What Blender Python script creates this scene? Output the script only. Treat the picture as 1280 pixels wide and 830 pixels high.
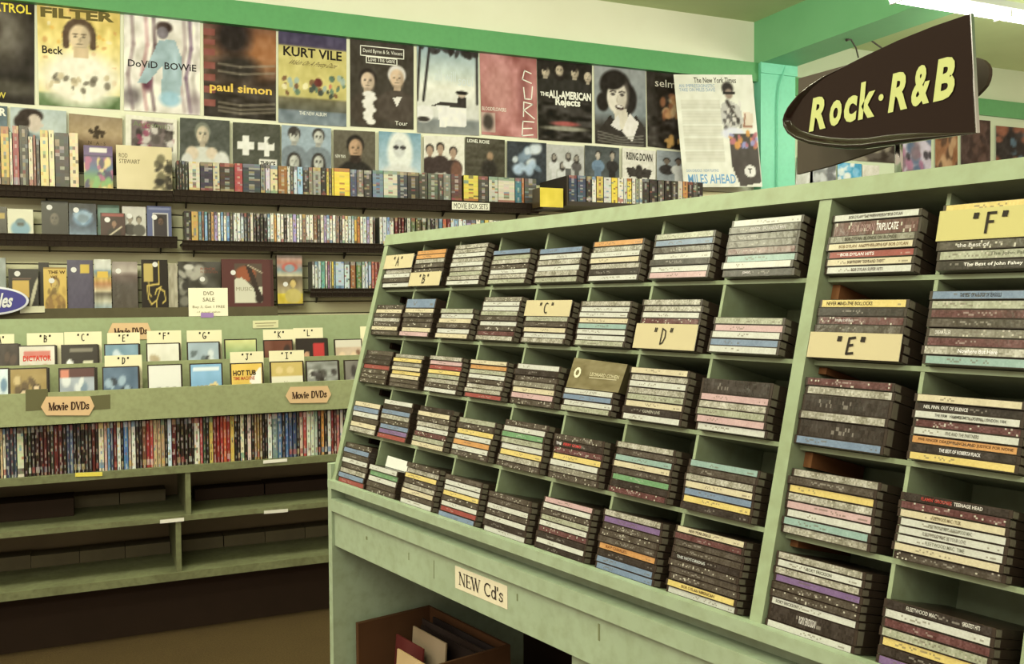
import bpy, math, random
import numpy as np
from mathutils import Matrix, Vector

for o in list(bpy.data.objects): bpy.data.objects.remove(o, do_unlink=True)
S = bpy.context.scene
COL = S.collection
A = np.array

# ------------------------------------------------------------------ camera (surveyed from the photograph)
EYE = A([0, 0, 1.36]); FPX = 1162.877
R_ = A([0.91380667, -0.40608487, -0.00724258]); U_ = A([0.02069291, 0.02874099, 0.99937268]); F_ = A([0.40562196, 0.91338329, -0.03466679])
cam = bpy.data.cameras.new('camera'); camo = bpy.data.objects.new('camera', cam); COL.objects.link(camo)
cam.sensor_width = 36.0; cam.lens = FPX / 1280 * 36.0; cam.clip_start = 0.01
M = Matrix.Identity(4)
for i in range(3):
    M[i][0] = R_[i]; M[i][1] = U_[i]; M[i][2] = -F_[i]; M[i][3] = EYE[i]
camo.matrix_world = M
S.camera = camo

# ------------------------------------------------------------------ world, lights, exposure
TINT = A([1.0, 0.985, 0.70])
w = bpy.data.worlds.new('world'); S.world = w; w.use_nodes = True
w.node_tree.nodes['Background'].inputs[0].default_value = (1.0, 0.81, 0.51, 1)
w.node_tree.nodes['Background'].inputs[1].default_value = 0.85
S.view_settings.view_transform = 'Standard'; S.view_settings.look = 'None'
S.view_settings.exposure = 0.0; S.view_settings.gamma = 1.0; S.view_settings.use_curve_mapping = False
def area(name, loc, sx, sy, power, rot=(0, 0, 0)):
    l = bpy.data.lights.new(name, 'AREA'); l.shape = 'RECTANGLE'; l.size = sx; l.size_y = sy; l.energy = power
    l.color = tuple(TINT); o = bpy.data.objects.new(name, l); o.location = loc; o.rotation_euler = rot; COL.objects.link(o)
    return o
def tube_light(x0, x1, y, z, power, n=3):
    """a hanging bare fluorescent: light in all directions along its length"""
    for k in range(n):
        l = bpy.data.lights.new('tube_light', 'POINT'); l.energy = power / n; l.color = tuple(TINT); l.shadow_soft_size = .16
        o = bpy.data.objects.new('tube_light', l); o.location = (x0 + (x1 - x0) * (k + .5) / n, y, z); COL.objects.link(o)
tube_light(-2.4, 0.2, 2.7, 2.95, 190, 5)
tube_light(1.4, 3.8, 3.0, 2.95, 155, 4)
tube_light(-2.6, -0.2, 1.0, 2.9, 90, 4)
tube_light(-2.6, 0.0, -1.3, 2.8, 180, 4)
tube_light(5.3, 6.8, 4.1, 3.02, 105)

# ------------------------------------------------------------------ helpers
rng = random.Random(7)
nrg = np.random.RandomState(11)
def s2l(c):
    c = A(c, dtype=float) / 255.0
    return np.where(c <= 0.04045, c / 12.92, ((c + 0.055) / 1.055) ** 2.4)
def alb(c):
    """observed sRGB 0-255 -> albedo under the yellowish tubes"""
    return np.clip(s2l(c) / TINT, 0.0, 0.92)
def ray(px, py): return F_ + R_ * (px - 640) / FPX - U_ * (py - 415) / FPX
def at(px, py, y):
    v = ray(px, py); return EYE + v * (y / v[1])
def atz(px, py, z):
    v = ray(px, py); return EYE + v * ((z - EYE[2]) / v[2])

def mat(name, col, rough=0.6, spec=0.4, noise=None, bump=None, metal=0.0, coat=0.0, emit=None):
    m = bpy.data.materials.new(name); m.use_nodes = True
    nt = m.node_tree; b = nt.nodes['Principled BSDF']
    b.inputs['Roughness'].default_value = rough; b.inputs['Metallic'].default_value = metal
    b.inputs['Specular IOR Level'].default_value = spec; b.inputs['Coat Weight'].default_value = coat
    tc = nt.nodes.new('ShaderNodeTexCoord')
    src = None
    if col == 'attr':
        at_ = nt.nodes.new('ShaderNodeAttribute'); at_.attribute_name = 'Col'; src = at_.outputs['Color']
    else:
        c = alb(col); rgb = nt.nodes.new('ShaderNodeRGB'); rgb.outputs[0].default_value = (*c, 1); src = rgb.outputs[0]
    for (scale, amt, tintc) in (noise or []):
        n = nt.nodes.new('ShaderNodeTexNoise'); n.inputs['Scale'].default_value = scale; n.inputs['Detail'].default_value = 5
        nt.links.new(tc.outputs['Object'], n.inputs['Vector'])
        rp = nt.nodes.new('ShaderNodeMapRange'); rp.inputs[1].default_value = 0.42; rp.inputs[2].default_value = 0.72
        rp.inputs[3].default_value = 0.0; rp.inputs[4].default_value = amt
        nt.links.new(n.outputs['Fac'], rp.inputs[0])
        mx = nt.nodes.new('ShaderNodeMix'); mx.data_type = 'RGBA'
        nt.links.new(rp.outputs[0], mx.inputs[0]); nt.links.new(src, mx.inputs[6])
        mx.inputs[7].default_value = (*alb(tintc), 1); src = mx.outputs[2]
    nt.links.new(src, b.inputs['Base Color'])
    if bump:
        n = nt.nodes.new('ShaderNodeTexNoise'); n.inputs['Scale'].default_value = bump[0]; n.inputs['Detail'].default_value = 3
        nt.links.new(tc.outputs['Object'], n.inputs['Vector'])
        bp = nt.nodes.new('ShaderNodeBump'); bp.inputs['Strength'].default_value = bump[1]; bp.inputs['Distance'].default_value = bump[2] if len(bump) > 2 else 0.002
        nt.links.new(n.outputs['Fac'], bp.inputs['Height']); nt.links.new(bp.outputs[0], b.inputs['Normal'])
    if emit:
        b.inputs['Emission Color'].default_value = (*emit[0], 1); b.inputs['Emission Strength'].default_value = emit[1]
    return m

MT = {}
MT['paint'] = mat('rack_green_paint', (145, 157, 117), .5, .35, [(5, .4, (120, 130, 90)), (38, .3, (108, 108, 68))], (60, .15))
MT['paint2'] = mat('apron_green_paint', (160, 173, 135), .45, .35, [(6, .4, (138, 150, 112)), (45, .35, (124, 128, 88))], (60, .15))
MT['bin'] = mat('bin_green_paint', (146, 150, 104), .55, .3, [(6, .4, (124, 128, 86)), (60, .3, (110, 108, 70))], (60, .15))
MT['backboard'] = mat('backboard_paint', (146, 156, 112), .55, .3, [(5, .35, (126, 136, 94)), (50, .2, (120, 122, 80))])
MT['grime_shade'] = mat('grimy_shaded_shelf_paint', (112, 114, 76), .55, .3, [(7, .5, (84, 82, 52)), (50, .4, (70, 64, 40))])  # grime plus the dimness low on the unit, both in the paint colour
MT['shade_board'] = mat('shelf_shade_brown', (126, 112, 78), .6, .3, [(8, .3, (100, 88, 58))])  # brown of the shaded shelf interior, put into the board colour
MT['slat'] = mat('slat_paint', (226, 222, 166), .5, .35, [(3, .25, (208, 204, 148))])
MT['groove'] = mat('groove_dark', (70, 62, 42), .8, .2)
MT['cream'] = mat('cream_plaster', (228, 227, 188), .8, .2, [(2.5, .25, (212, 208, 166))], (25, .2))
MT['cream2'] = mat('pale_green_plaster', (206, 216, 172), .8, .2, [(2.5, .25, (190, 202, 156))], (25, .2))
MT['ceil'] = mat('ceiling_paint', (196, 208, 142), .85, .15, [(3, .3, (178, 190, 126))], (30, .2))
MT['green'] = mat('band_green_paint', (92, 158, 92), .45, .4, [(4, .3, (78, 142, 80)), (30, .15, (70, 124, 70))], (50, .1))
MT['beam'] = mat('beam_green_paint', (118, 180, 116), .5, .35, [(4, .3, (100, 162, 100))], (50, .1))
MT['teal'] = mat('mint_post_paint', (124, 206, 160), .45, .4, [(4, .3, (108, 190, 144)), (30, .15, (88, 160, 118))], (50, .1))
MT['carpet'] = mat('brown_carpet', (76, 60, 34), .95, .1, [(160, .6, (52, 40, 22)), (6, .3, (62, 48, 28))], (300, .5))
MT['kick'] = mat('dark_kick_and_shade', (44, 30, 20), .7, .2, [(8, .4, (34, 22, 14))])
MT['wire'] = mat('black_wire', (52, 42, 32), .5, .4)
MT['print'] = mat('printed_paper', 'attr', .5, .14)
MT['gloss'] = mat('glossy_print', 'attr', .28, .3, None, (90, .25, .001))
MT['wrap'] = mat('shrink_wrapped_print', 'attr', .24, .4, None, (55, .55, .0015))
MT['ink'] = mat('ink', 'attr', .6, .2)
MT['case'] = mat('jewel_case_plastic', (50, 38, 28), .28, .3, [(40, .4, (36, 27, 20))])
MT['sign'] = mat('gloss_black_sign', (34, 22, 16), .10, .18, None, (14, .05, .004))
MT['signback'] = mat('sign_back_brown', (66, 54, 42), .6, .3)
MT['chrome'] = mat('chrome_tube', (200, 200, 180), .2, .5, None, None, 1.0)
MT['card'] = mat('cardboard', (82, 54, 31), .85, .15, [(14, .4, (62, 38, 20))])  # brown lowered to take in the dark under the counter
MT['case_edge'] = mat('clear_case_edge', (112, 104, 84), .2, .5)
MT['wood'] = mat('wood_cleat', (120, 78, 42), .7, .25, [(30, .5, (84, 52, 28))])
MT['riser'] = mat('riser_block_paint', (92, 84, 58), .7, .25, [(10, .4, (70, 62, 42))])
MT['cable'] = mat('cable_rubber', (56, 50, 40), .6, .3)
MT['tube'] = mat('lit_tube', (255, 255, 235), .4, .3, emit=((1.0, 0.99, .88), 9.0))
MT['housing'] = mat('lamp_housing', (225, 225, 200), .5, .4)

class MB:
    """collects geometry for ONE mesh object"""
    def __init__(s): s.v = []; s.f = []; s.c = []; s.m = []
    def quad(s, pts, col=(128, 128, 128), m=0):
        i = len(s.v); s.v += [tuple(p) for p in pts]; s.f.append(tuple(range(i, i + len(pts)))); s.c.append(('u', alb(col))); s.m.append(m)
    def hexa(s, P, col=(128, 128, 128), m=0):
        # P: 8 corners, 0-3 bottom loop, 4-7 top loop
        i = len(s.v); s.v += [tuple(p) for p in P]
        for q in ((0, 3, 2, 1), (4, 5, 6, 7), (0, 1, 5, 4), (1, 2, 6, 5), (2, 3, 7, 6), (3, 0, 4, 7)):
            s.f.append(tuple(i + k for k in q)); s.c.append(('u', alb(col))); s.m.append(m)
    def box(s, lo, hi, col=(128, 128, 128), m=0):
        x0, y0, z0 = lo; x1, y1, z1 = hi
        s.hexa([(x0, y0, z0), (x1, y0, z0), (x1, y1, z0), (x0, y1, z0), (x0, y0, z1), (x1, y0, z1), (x1, y1, z1), (x0, y1, z1)], col, m)
    def fbox(s, F, lo, hi, col=(128, 128, 128), m=0):
        """box in a frame F(a,b,c)->world"""
        a0, b0, c0 = lo; a1, b1, c1 = hi
        s.hexa([F(a0, b0, c0), F(a1, b0, c0), F(a1, b1, c0), F(a0, b1, c0), F(a0, b0, c1), F(a1, b0, c1), F(a1, b1, c1), F(a0, b1, c1)], col, m)
    def grid(s, P, arr, off=0.0, m=0):
        """coloured print: arr[h,w,3] linear albedo on panel P"""
        h, w_ = arr.shape[:2]; i = len(s.v)
        for r in range(h):
            for c in range(w_):
                s.v.append(tuple(P.pt(c / (w_ - 1), 1 - r / (h - 1), off)))
        for r in range(h - 1):
            for c in range(w_ - 1):
                a = i + r * w_ + c
                s.f.append((a + w_, a + w_ + 1, a + 1, a)); s.m.append(m)
                s.c.append(('v', (arr[r + 1, c], arr[r + 1, c + 1], arr[r, c + 1], arr[r, c])))
    def cells(s, P, arr, off=0.0, m=0):
        """printed blocks: one flat colour per cell"""
        h, w_ = arr.shape[:2]; i = len(s.v)
        for r in range(h + 1):
            for c in range(w_ + 1): s.v.append(tuple(P.pt(c / w_, 1 - r / h, off)))
        for r in range(h):
            for c in range(w_):
                a = i + r * (w_ + 1) + c
                s.f.append((a + w_ + 1, a + w_ + 2, a + 1, a)); s.m.append(m); s.c.append(('u', arr[r, c]))
    def tube(s, pts, rad, col=(128, 128, 128), n=8, m=0):
        pts = [A(p, dtype=float) for p in pts]; i0 = len(s.v); k = len(pts)
        for j, p in enumerate(pts):
            t = pts[min(j + 1, k - 1)] - pts[max(j - 1, 0)]; t /= np.linalg.norm(t)
            a = np.cross(t, (0, 0, 1)) if abs(t[2]) < .9 else np.cross(t, (1, 0, 0)); a /= np.linalg.norm(a); b = np.cross(t, a)
            for q in range(n):
                th = 2 * math.pi * q / n; s.v.append(tuple(p + rad * (math.cos(th) * a + math.sin(th) * b)))
        for j in range(k - 1):
            for q in range(n):
                s.f.append((i0 + j * n + q, i0 + j * n + (q + 1) % n, i0 + (j + 1) * n + (q + 1) % n, i0 + (j + 1) * n + q)); s.c.append(('u', alb(col))); s.m.append(m)
        s.f.append(tuple(i0 + q for q in range(n))[::-1]); s.c.append(('u', alb(col))); s.m.append(m)
        s.f.append(tuple(i0 + (k - 1) * n + q for q in range(n))); s.c.append(('u', alb(col))); s.m.append(m)
    def build(s, name, mats, parent=None, origin=None, smooth=False):
        if not isinstance(mats, (list, tuple)): mats = [mats]
        v = A(s.v, dtype=float)
        if parent is not None: origin = A(parent['_o'])
        elif origin is None: origin = A([(v[:, 0].min() + v[:, 0].max()) / 2, (v[:, 1].min() + v[:, 1].max()) / 2, v[:, 2].min()])
        me = bpy.data.meshes.new(name); me.from_pydata((v - origin).tolist(), [], s.f)
        ca = me.color_attributes.new('Col', 'FLOAT_COLOR', 'CORNER')
        buf = []
        for f, (k, c) in zip(s.f, s.c):
            if k == 'u': buf += [c[0], c[1], c[2], 1.0] * len(f)
            else:
                for q in c: buf += [q[0], q[1], q[2], 1.0]
        ca.data.foreach_set('color', buf)
        for mt in mats: me.materials.append(MT[mt] if isinstance(mt, str) else mt)
        if len(mats) > 1: me.polygons.foreach_set('material_index', s.m)
        if smooth: me.polygons.foreach_set('use_smooth', [True] * len(s.f))
        o = bpy.data.objects.new(name, me); COL.objects.link(o)
        o['_o'] = [float(x) for x in origin]
        if parent is not None: o.parent = parent
        else: o.location = origin
        return o
def empty(name, loc):
    o = bpy.data.objects.new(name, None); o.empty_display_size = .05; COL.objects.link(o); o.location = loc; o['_o'] = [float(x) for x in loc]; return o
def tag(o, label=None, cat=None, group=None, kind=None):
    if label: o['label'] = label
    if cat: o['category'] = cat
    if group: o['group'] = group
    if kind: o['kind'] = kind
    return o
class Panel:
    """quad c00 (bottom left) c10 c11 c01; normal towards the viewer"""
    def __init__(s, c00, c10, c11, c01):
        s.c = [A(x, dtype=float) for x in (c00, c10, c11, c01)]
        n = np.cross(s.c[1] - s.c[0], s.c[3] - s.c[0]); s.n = n / np.linalg.norm(n)
        s.w = np.linalg.norm(s.c[1] - s.c[0]); s.h = np.linalg.norm(s.c[3] - s.c[0])
    def pt(s, u, v, off=0.0):
        a, b, c, d = s.c
        return a * (1 - u) * (1 - v) + b * u * (1 - v) + c * u * v + d * (1 - u) * v + s.n * off
    def sub(s, u0, v0, u1, v1, off=0.0): return Panel(s.pt(u0, v0, off), s.pt(u1, v0, off), s.pt(u1, v1, off), s.pt(u0, v1, off))
def pxpanel(q, y):
    """quad of pixels TL,TR,BR,BL on the vertical plane at depth y"""
    tl, tr, br, bl = q
    return Panel(at(*bl, y), at(*br, y), at(*tr, y), at(*tl, y))
def rectpanel(x0, x1, z0, z1, y, tilt=0.0):
    return Panel((x0, y, z0), (x1, y, z0), (x1, y + tilt, z1), (x0, y + tilt, z1))

class Art:
    def __init__(s, w, h, col=(128, 128, 128)):
        s.w, s.h = w, h; s.a = np.zeros((h, w, 3)); s.a[:] = A(col, dtype=float)
        s.X, s.Y = np.meshgrid(np.linspace(0, 1, w), np.linspace(0, 1, h))
    def _b(s, m, col):
        m = np.clip(m, 0, 1)[..., None]; s.a = s.a * (1 - m) + A(col, dtype=float) * m; return s
    def vgrad(s, stops):
        ys = [t[0] for t in stops]
        for k in range(3): s.a[..., k] = np.interp(s.Y, ys, [t[1][k] for t in stops])
        return s
    def ell(s, cx, cy, rx, ry, col, soft=.12, rot=0, al=1):
        dx, dy = s.X - cx, s.Y - cy; c, n = math.cos(rot), math.sin(rot)
        d = np.sqrt(((dx * c + dy * n) / rx) ** 2 + ((-dx * n + dy * c) / ry) ** 2)
        return s._b(al * (1 + (1 - d) / soft) / 1.0 if soft <= 0 else al * np.clip(.5 + (1 - d) / soft, 0, 1), col)
    def rect(s, x0, y0, x1, y1, col, al=1):
        return s._b(al * ((s.X >= x0) & (s.X <= x1) & (s.Y >= y0) & (s.Y <= y1)).astype(float), col)
    def poly(s, pts, col, al=1):
        ins = np.zeros(s.X.shape, bool); n = len(pts)
        for i in range(n):
            x1, y1 = pts[i]; x2, y2 = pts[(i + 1) % n]
            if y1 == y2: continue
            c = ((y1 > s.Y) != (y2 > s.Y)) & (s.X < (x2 - x1) * (s.Y - y1) / (y2 - y1) + x1); ins ^= c
        return s._b(al * ins.astype(float), col)
    def line(s, pts, wd, col, al=1):
        for (x1, y1), (x2, y2) in zip(pts[:-1], pts[1:]):
            L = (x2 - x1) ** 2 + (y2 - y1) ** 2 + 1e-9; t = np.clip(((s.X - x1) * (x2 - x1) + (s.Y - y1) * (y2 - y1)) / L, 0, 1)
            d = np.hypot(s.X - x1 - t * (x2 - x1), s.Y - y1 - t * (y2 - y1)); s._b(al * np.clip(1.5 - d / wd, 0, 1), col)
        return s
    def noise(s, amp, sc=6, mono=True, stretch=(1, 1), reg=None):
        gw, gh = max(2, int(sc * stretch[0])), max(2, int(sc * stretch[1]))
        g = nrg.uniform(-1, 1, (gh + 1, gw + 1, 1 if mono else 3))
        x, y = s.X * (gw - 1e-6), s.Y * (gh - 1e-6); xi, yi = x.astype(int), y.astype(int); fx, fy = (x - xi)[..., None], (y - yi)[..., None]
        v = g[yi, xi] * (1 - fx) * (1 - fy) + g[yi, xi + 1] * fx * (1 - fy) + g[yi + 1, xi] * (1 - fx) * fy + g[yi + 1, xi + 1] * fx * fy
        if reg is not None: v = v * ((s.Y >= reg[0]) & (s.Y <= reg[1]))[..., None]
        s.a = s.a + v * amp; return s
    def blobs(s, n, cols, r=(.03, .1), box=(0, 0, 1, 1), soft=.5, al=.9):
        for i in range(n):
            s.ell(nrg.uniform(box[0], box[2]), nrg.uniform(box[1], box[3]), nrg.uniform(*r), nrg.uniform(*r), cols[nrg.randint(len(cols))], soft, nrg.uniform(0, 3), al)
        return s
    def person(s, cx, cy, r, skin=(205, 180, 140), hair=(45, 32, 24), shirt=(60, 50, 42), style='short', asp=None, sh=True, feat=True):
        k = (asp or s.h / s.w); ry = r / k if k else r   # r in width units
        ry = r * (s.w / s.h)
        if sh:
            s.ell(cx, cy + ry * 3.3, r * 2.3, ry * 1.9, shirt, .15); s.rect(cx - r * .4, cy + ry * .7, cx + r * .4, cy + ry * 1.55, tuple(c * .85 for c in skin))
        if style == 'long': s.ell(cx, cy + ry * .55, r * 1.25, ry * 1.75, hair, .25)
        if style == 'curly':
            for th in np.linspace(math.pi * .92, math.pi * 2.08, 11): s.ell(cx + r * .95 * math.cos(th), cy - ry * .05 + ry * 1.05 * math.sin(th), r * .34, ry * .34, hair, .4)
            for dy in (.1, .45, .75):
                for sg in (-1, 1): s.ell(cx + sg * r * 1.02, cy + ry * dy, r * .26, ry * .3, hair, .4)
        else: s.ell(cx, cy - ry * .28, r * 1.06, ry * 1.06, hair, .2)
        s.ell(cx, cy + ry * .12, r * .8, ry * 1.02, skin, .22)
        if style == 'fringe': s.ell(cx, cy - ry * .62, r * .85, ry * .5, hair, .3)
        if feat:
            dk = tuple(c * .42 for c in skin); s.ell(cx + r * .5, cy + ry * .2, r * .32, ry * .85, tuple(c * .78 for c in skin), .9, al=.7); s.ell(cx, cy + ry * 1.02, r * .5, ry * .2, tuple(c * .7 for c in skin), .8, al=.7)
            for sg in (-1, 1):
                s.ell(cx + sg * r * .31, cy + ry * .04, r * .14, ry * .075, dk, .6); s.ell(cx + sg * r * .31, cy - ry * .14, r * .2, ry * .05, hair, .8, al=.8)
            s.ell(cx + r * .06, cy + ry * .3, r * .12, ry * .18, tuple(c * .78 for c in skin), .6)
            s.ell(cx, cy + ry * .62, r * .26, ry * .08, tuple(c * .62 for c in skin), .6)
        return s
    def out(s):
        g_ = (s.a @ A([.3, .59, .11]))[..., None]; return alb(np.clip(g_ + (s.a - g_) * .86, 4, 250))

def sheet(name, P, art, thick=.003, side=(200, 196, 165), parent=None, m='print', back=True):
    """a panel of some thickness whose front carries a print"""
    b = MB()
    if art is None or isinstance(art, tuple): b.quad([P.pt(0, 0), P.pt(1, 0), P.pt(1, 1), P.pt(0, 1)], art or (200, 196, 165))
    elif getattr(art, 'flat', False): b.cells(P, art.out())
    else: b.grid(P, art.out())
    f = [P.pt(0, 0), P.pt(1, 0), P.pt(1, 1), P.pt(0, 1)]; k = [p - P.n * thick for p in f]
    for i in range(4):
        j = (i + 1) % 4; b.quad([f[j], f[i], k[i], k[j]], side)
    b.quad([k[3], k[2], k[1], k[0]], side)
    return b.build(name, m, parent)

# ---- lettering
_tc = {}
def text_mesh(s, bold=0.0):
    key = (s, bold)
    if key not in _tc:
        cu = bpy.data.curves.new('t', 'FONT'); cu.body = s; cu.resolution_u = 3 if len(s) < 4 else 2; cu.offset = bold; cu.fill_mode = 'FRONT' if hasattr(cu, 'fill_mode') else 'BOTH'
        ob = bpy.data.objects.new('t', cu); COL.objects.link(ob); dg = bpy.context.evaluated_depsgraph_get(); dg.update()
        me = bpy.data.meshes.new_from_object(ob.evaluated_get(dg))
        v = A([x.co[:] for x in me.vertices])[:, :2]; f = [tuple(p.vertices) for p in me.polygons]
        bpy.data.objects.remove(ob); bpy.data.curves.remove(cu); bpy.data.meshes.remove(me)
        _tc[key] = (v, f)
    return _tc[key]
def letter(parent, P, s, box, col, bold=0.0, shear=0.0, off=.0008, name='lettering', rise=0.0):
    """printed words fitted into box (u0,v0,u1,v1) of panel P"""
    v, f = text_mesh(s, bold); lo, hi = v.min(0), v.max(0); q = (v - lo) / np.maximum(hi - lo, 1e-6)
    if shear: q[:, 0] = (q[:, 0] + shear * q[:, 1]) / (1 + shear)
    b = MB(); u0, v0, u1, v1 = box
    b.v = [tuple(P.pt(u0 + (u1 - u0) * a, v0 + (v1 - v0) * c + rise * a, off)) for a, c in q]; b.f = list(f); b.c = [('u', alb(col))] * len(f); b.m = [0] * len(f)
    o = b.build(name, 'ink', parent); return o
def strokes(parent, P, polys, wd, col, off=.0008, name='lettering'):
    """pen strokes given in (u,v) of P; wd in metres, or (poly, wd) pairs"""
    b = MB()
    for pl in polys:
        ww = wd
        if isinstance(pl, tuple): pl, ww = pl
        pts = [P.pt(a, c, off) for a, c in pl]
        for p, q in zip(pts[:-1], pts[1:]):
            t = q - p; L = np.linalg.norm(t)
            if L < 1e-7: continue
            t /= L; s_ = np.cross(P.n, t) * ww / 2; e = t * ww * .35; off += 1e-6
            b.quad([p - s_ - e, q - s_ + e, q + s_ + e, p + s_ - e], col)
    return b.build(name, 'ink', parent)
def arc(cx, cy, rx, ry, a0, a1, n=9):
    return [(cx + rx * math.cos(math.radians(a0 + (a1 - a0) * i / n)), cy + ry * math.sin(math.radians(a0 + (a1 - a0) * i / n))) for i in range(n + 1)]
HAND = {'A': [[(.1, 0), (.5, 1), (.9, 0)], [(.28, .38), (.75, .42)]], 'B': [[(.2, 0), (.25, 1)], [(.25, 1), (.75, .85), (.65, .6), (.25, .52)], [(.25, .52), (.85, .4), (.7, .05), (.2, 0)]],
 'C': [arc(.55, .5, .4, .5, 60, 300)], 'D': [[(.25, 0), (.3, 1)], [(.3, 1), (.8, .85), (.85, .45), (.6, .1), (.25, 0)]], 'E': [[(.85, 1), (.3, .95), (.25, .5), (.2, 0), (.8, .05)], [(.25, .5), (.7, .55)]],
 'F': [[(.25, 0), (.3, 1), (.9, 1)], [(.28, .55), (.75, .55)]], 'G': [arc(.5, .5, .4, .5, 60, 330), [(.5, .4), (.88, .4), (.85, .1)]], 'I': [[(.5, 0), (.5, 1)], [(.2, 1), (.8, 1)], [(.2, 0), (.8, 0)]],
 'J': [[(.6, 1), (.6, .2), (.4, 0), (.15, .2)], [(.3, 1), (.9, 1)]], 'K': [[(.2, 0), (.22, 1)], [(.85, 1), (.22, .5), (.85, 0)]], 'L': [[(.25, 1), (.2, 0), (.85, .03)]], 'V': [[(.1, 1), (.5, 0), (.9, 1)]]}
def handcard(o, P, L, cx, cy, w_, h_, wd):
    pl = [[(cx + (a - .5) * w_, cy + (c - .5) * h_) for a, c in st] for st in HAND[L]]
    for sg in (-1, 1):
        for k in (0, .22):
            x = cx + sg * w_ * (1.05 + k); pl.append([(x, cy + h_ * .52), (x - .04 * w_, cy + h_ * .3)])
    return strokes(o, P, pl, wd, (34, 24, 18))
# serif letters (printed labels): lists of (polyline, weight)
TH, TN = 1.0, .42
def serif_v(x, y0, y1, wgt=TH): return [([(x, y0), (x, y1)], wgt), ([(x - .1, y0), (x + .1, y0)], TN), ([(x - .1, y1), (x + .1, y1)], TN)]
SER = {'N': (serif_v(.12, 0, 1, TN) + [([(.12, 1), (.68, 0)], TH)] + serif_v(.68, 0, 1, TN)[:1] + [([(.58, 1), (.8, 1)], TN)], .85),
 'E': (serif_v(.15, 0, 1) + [([(.15, 1), (.6, 1), (.6, .82)], TN), ([(.15, 0), (.62, 0), (.64, .2)], TN), ([(.15, .5), (.45, .5)], TN), ([(.45, .6), (.45, .4)], TN)], .72),
 'W': ([([(.02, 1), (.28, 0)], TH), ([(.28, 0), (.5, 1)], TN), ([(.45, 1), (.7, 0)], TH), ([(.7, 0), (.95, 1)], TN), ([(-.05, 1), (.15, 1)], TN), ([(.35, 1), (.55, 1)], TN), ([(.85, 1), (1.04, 1)], TN)], 1.05),
 'C': ([(arc(.42, .5, .36, .5, 50, 310), .8), ([(.68, 1), (.68, .72)], TN)], .8), 'D': (serif_v(.15, 0, 1) + [([(.15, 1), (.35, 1)] + arc(.33, .5, .36, .5, 90, -90) + [(.15, 0)], .75)], .82),
 'V': ([([(.05, 1), (.38, 0)], TH), ([(.38, 0), (.68, 1)], TN), ([(-.04, 1), (.18, 1)], TN), ([(.58, 1), (.78, 1)], TN)], .74),
 'M': (serif_v(.12, 0, 1, TN) + [([(.14, 1), (.47, 0)], TH), ([(.47, 0), (.8, 1)], TN)] + serif_v(.82, 0, 1), .98),
 'd': ([(arc(.28, .32, .21, .32, 0, 360), .7)] + serif_v(.5, 0, 1)[:1] + [([(.4, 1), (.5, 1)], TN), ([(.5, 0), (.6, 0)], TN)], .62), 's': ([([(.42, .52), (.4, .62), (.22, .65), (.1, .5), (.2, .38), (.4, .25), (.42, .1), (.25, 0), (.08, .05), (.07, .18)], .7)], .5),
 "'": ([([(.12, 1), (.1, .75)], .9)], .24), 'o': ([(arc(.3, .32, .24, .32, 0, 360), .75)], .6), 'v': ([([(.05, .64), (.28, 0)], .9), ([(.28, 0), (.5, .64)], TN), ([(-.02, .64), (.14, .64)], TN), ([(.4, .64), (.58, .64)], TN)], .56),
 'i': ([([(.15, 0), (.15, .64)], .9), ([(.06, 0), (.26, 0)], TN), ([(.06, .64), (.15, .64)], TN), ([(.15, .86), (.15, .93)], 1.1)], .32), 'e': ([([(.1, .34), (.5, .36)] + arc(.3, .32, .22, .32, 10, 300), .7)], .57), ' ': ([], .42)}
def serif(parent, P, s, box, wd, col=(40, 28, 22)):
    tot = sum(SER[c][1] for c in s); u0, v0, u1, v1 = box; x = 0; pl = []
    for c in s:
        g, adv = SER[c]
        for pts, wt in g: pl.append(([(u0 + (u1 - u0) * (x + a) / tot, v0 + (v1 - v0) * b_) for a, b_ in pts], wd * wt))
        x += adv
    return strokes(parent, P, pl, wd, col)
ORD = ['zeroth', 'first', 'second', 'third', 'fourth', 'fifth', 'sixth', 'seventh', 'eighth', 'ninth', 'tenth', 'eleventh', 'twelfth', 'thirteenth', 'fourteenth', 'fifteenth', 'sixteenth', 'seventeenth', 'eighteenth', 'nineteenth']
def ordn(n):
    if n < 20: return ORD[n]
    tens = ['', '', 'twent', 'thirt', 'fort', 'fift', 'sixt', 'sevent', 'eight', 'ninet', 'hundred'][n // 10] if n < 100 else 'one hundred'
    if n >= 100: return 'hundredth' if n == 100 else 'hundred and ' + ordn(n - 100)
    return tens + 'ieth' if n % 10 == 0 else tens + 'y-' + ORD[n % 10]
def colname(c):
    r, g, b = c; mx, mn = max(c), min(c)
    if mx < 62: return 'black'
    if mx - mn < 38: return 'dark grey' if mx < 110 else ('grey' if mx < 175 else 'white')
    if r > 185 and g > 175 and b < 125: return 'yellow'
    if r > 190 and g > 185: return 'cream'
    if r >= g and r >= b:
        if g > b * 1.25 and g > r * .58: return 'orange' if r > 180 and b < 110 else ('tan' if r > 120 else 'brown')
        if b > g * 1.1 and b > .6 * r: return 'pink' if r > 140 else 'plum'
        return 'red' if r > 110 and g < .62 * r else ('dark red' if g < .7 * r else 'brown')
    if g >= r and g >= b: return 'green' if g > b * 1.15 else 'teal'
    return 'purple' if r > g * 1.12 else ('pale blue' if mx > 165 else 'blue')

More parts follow.
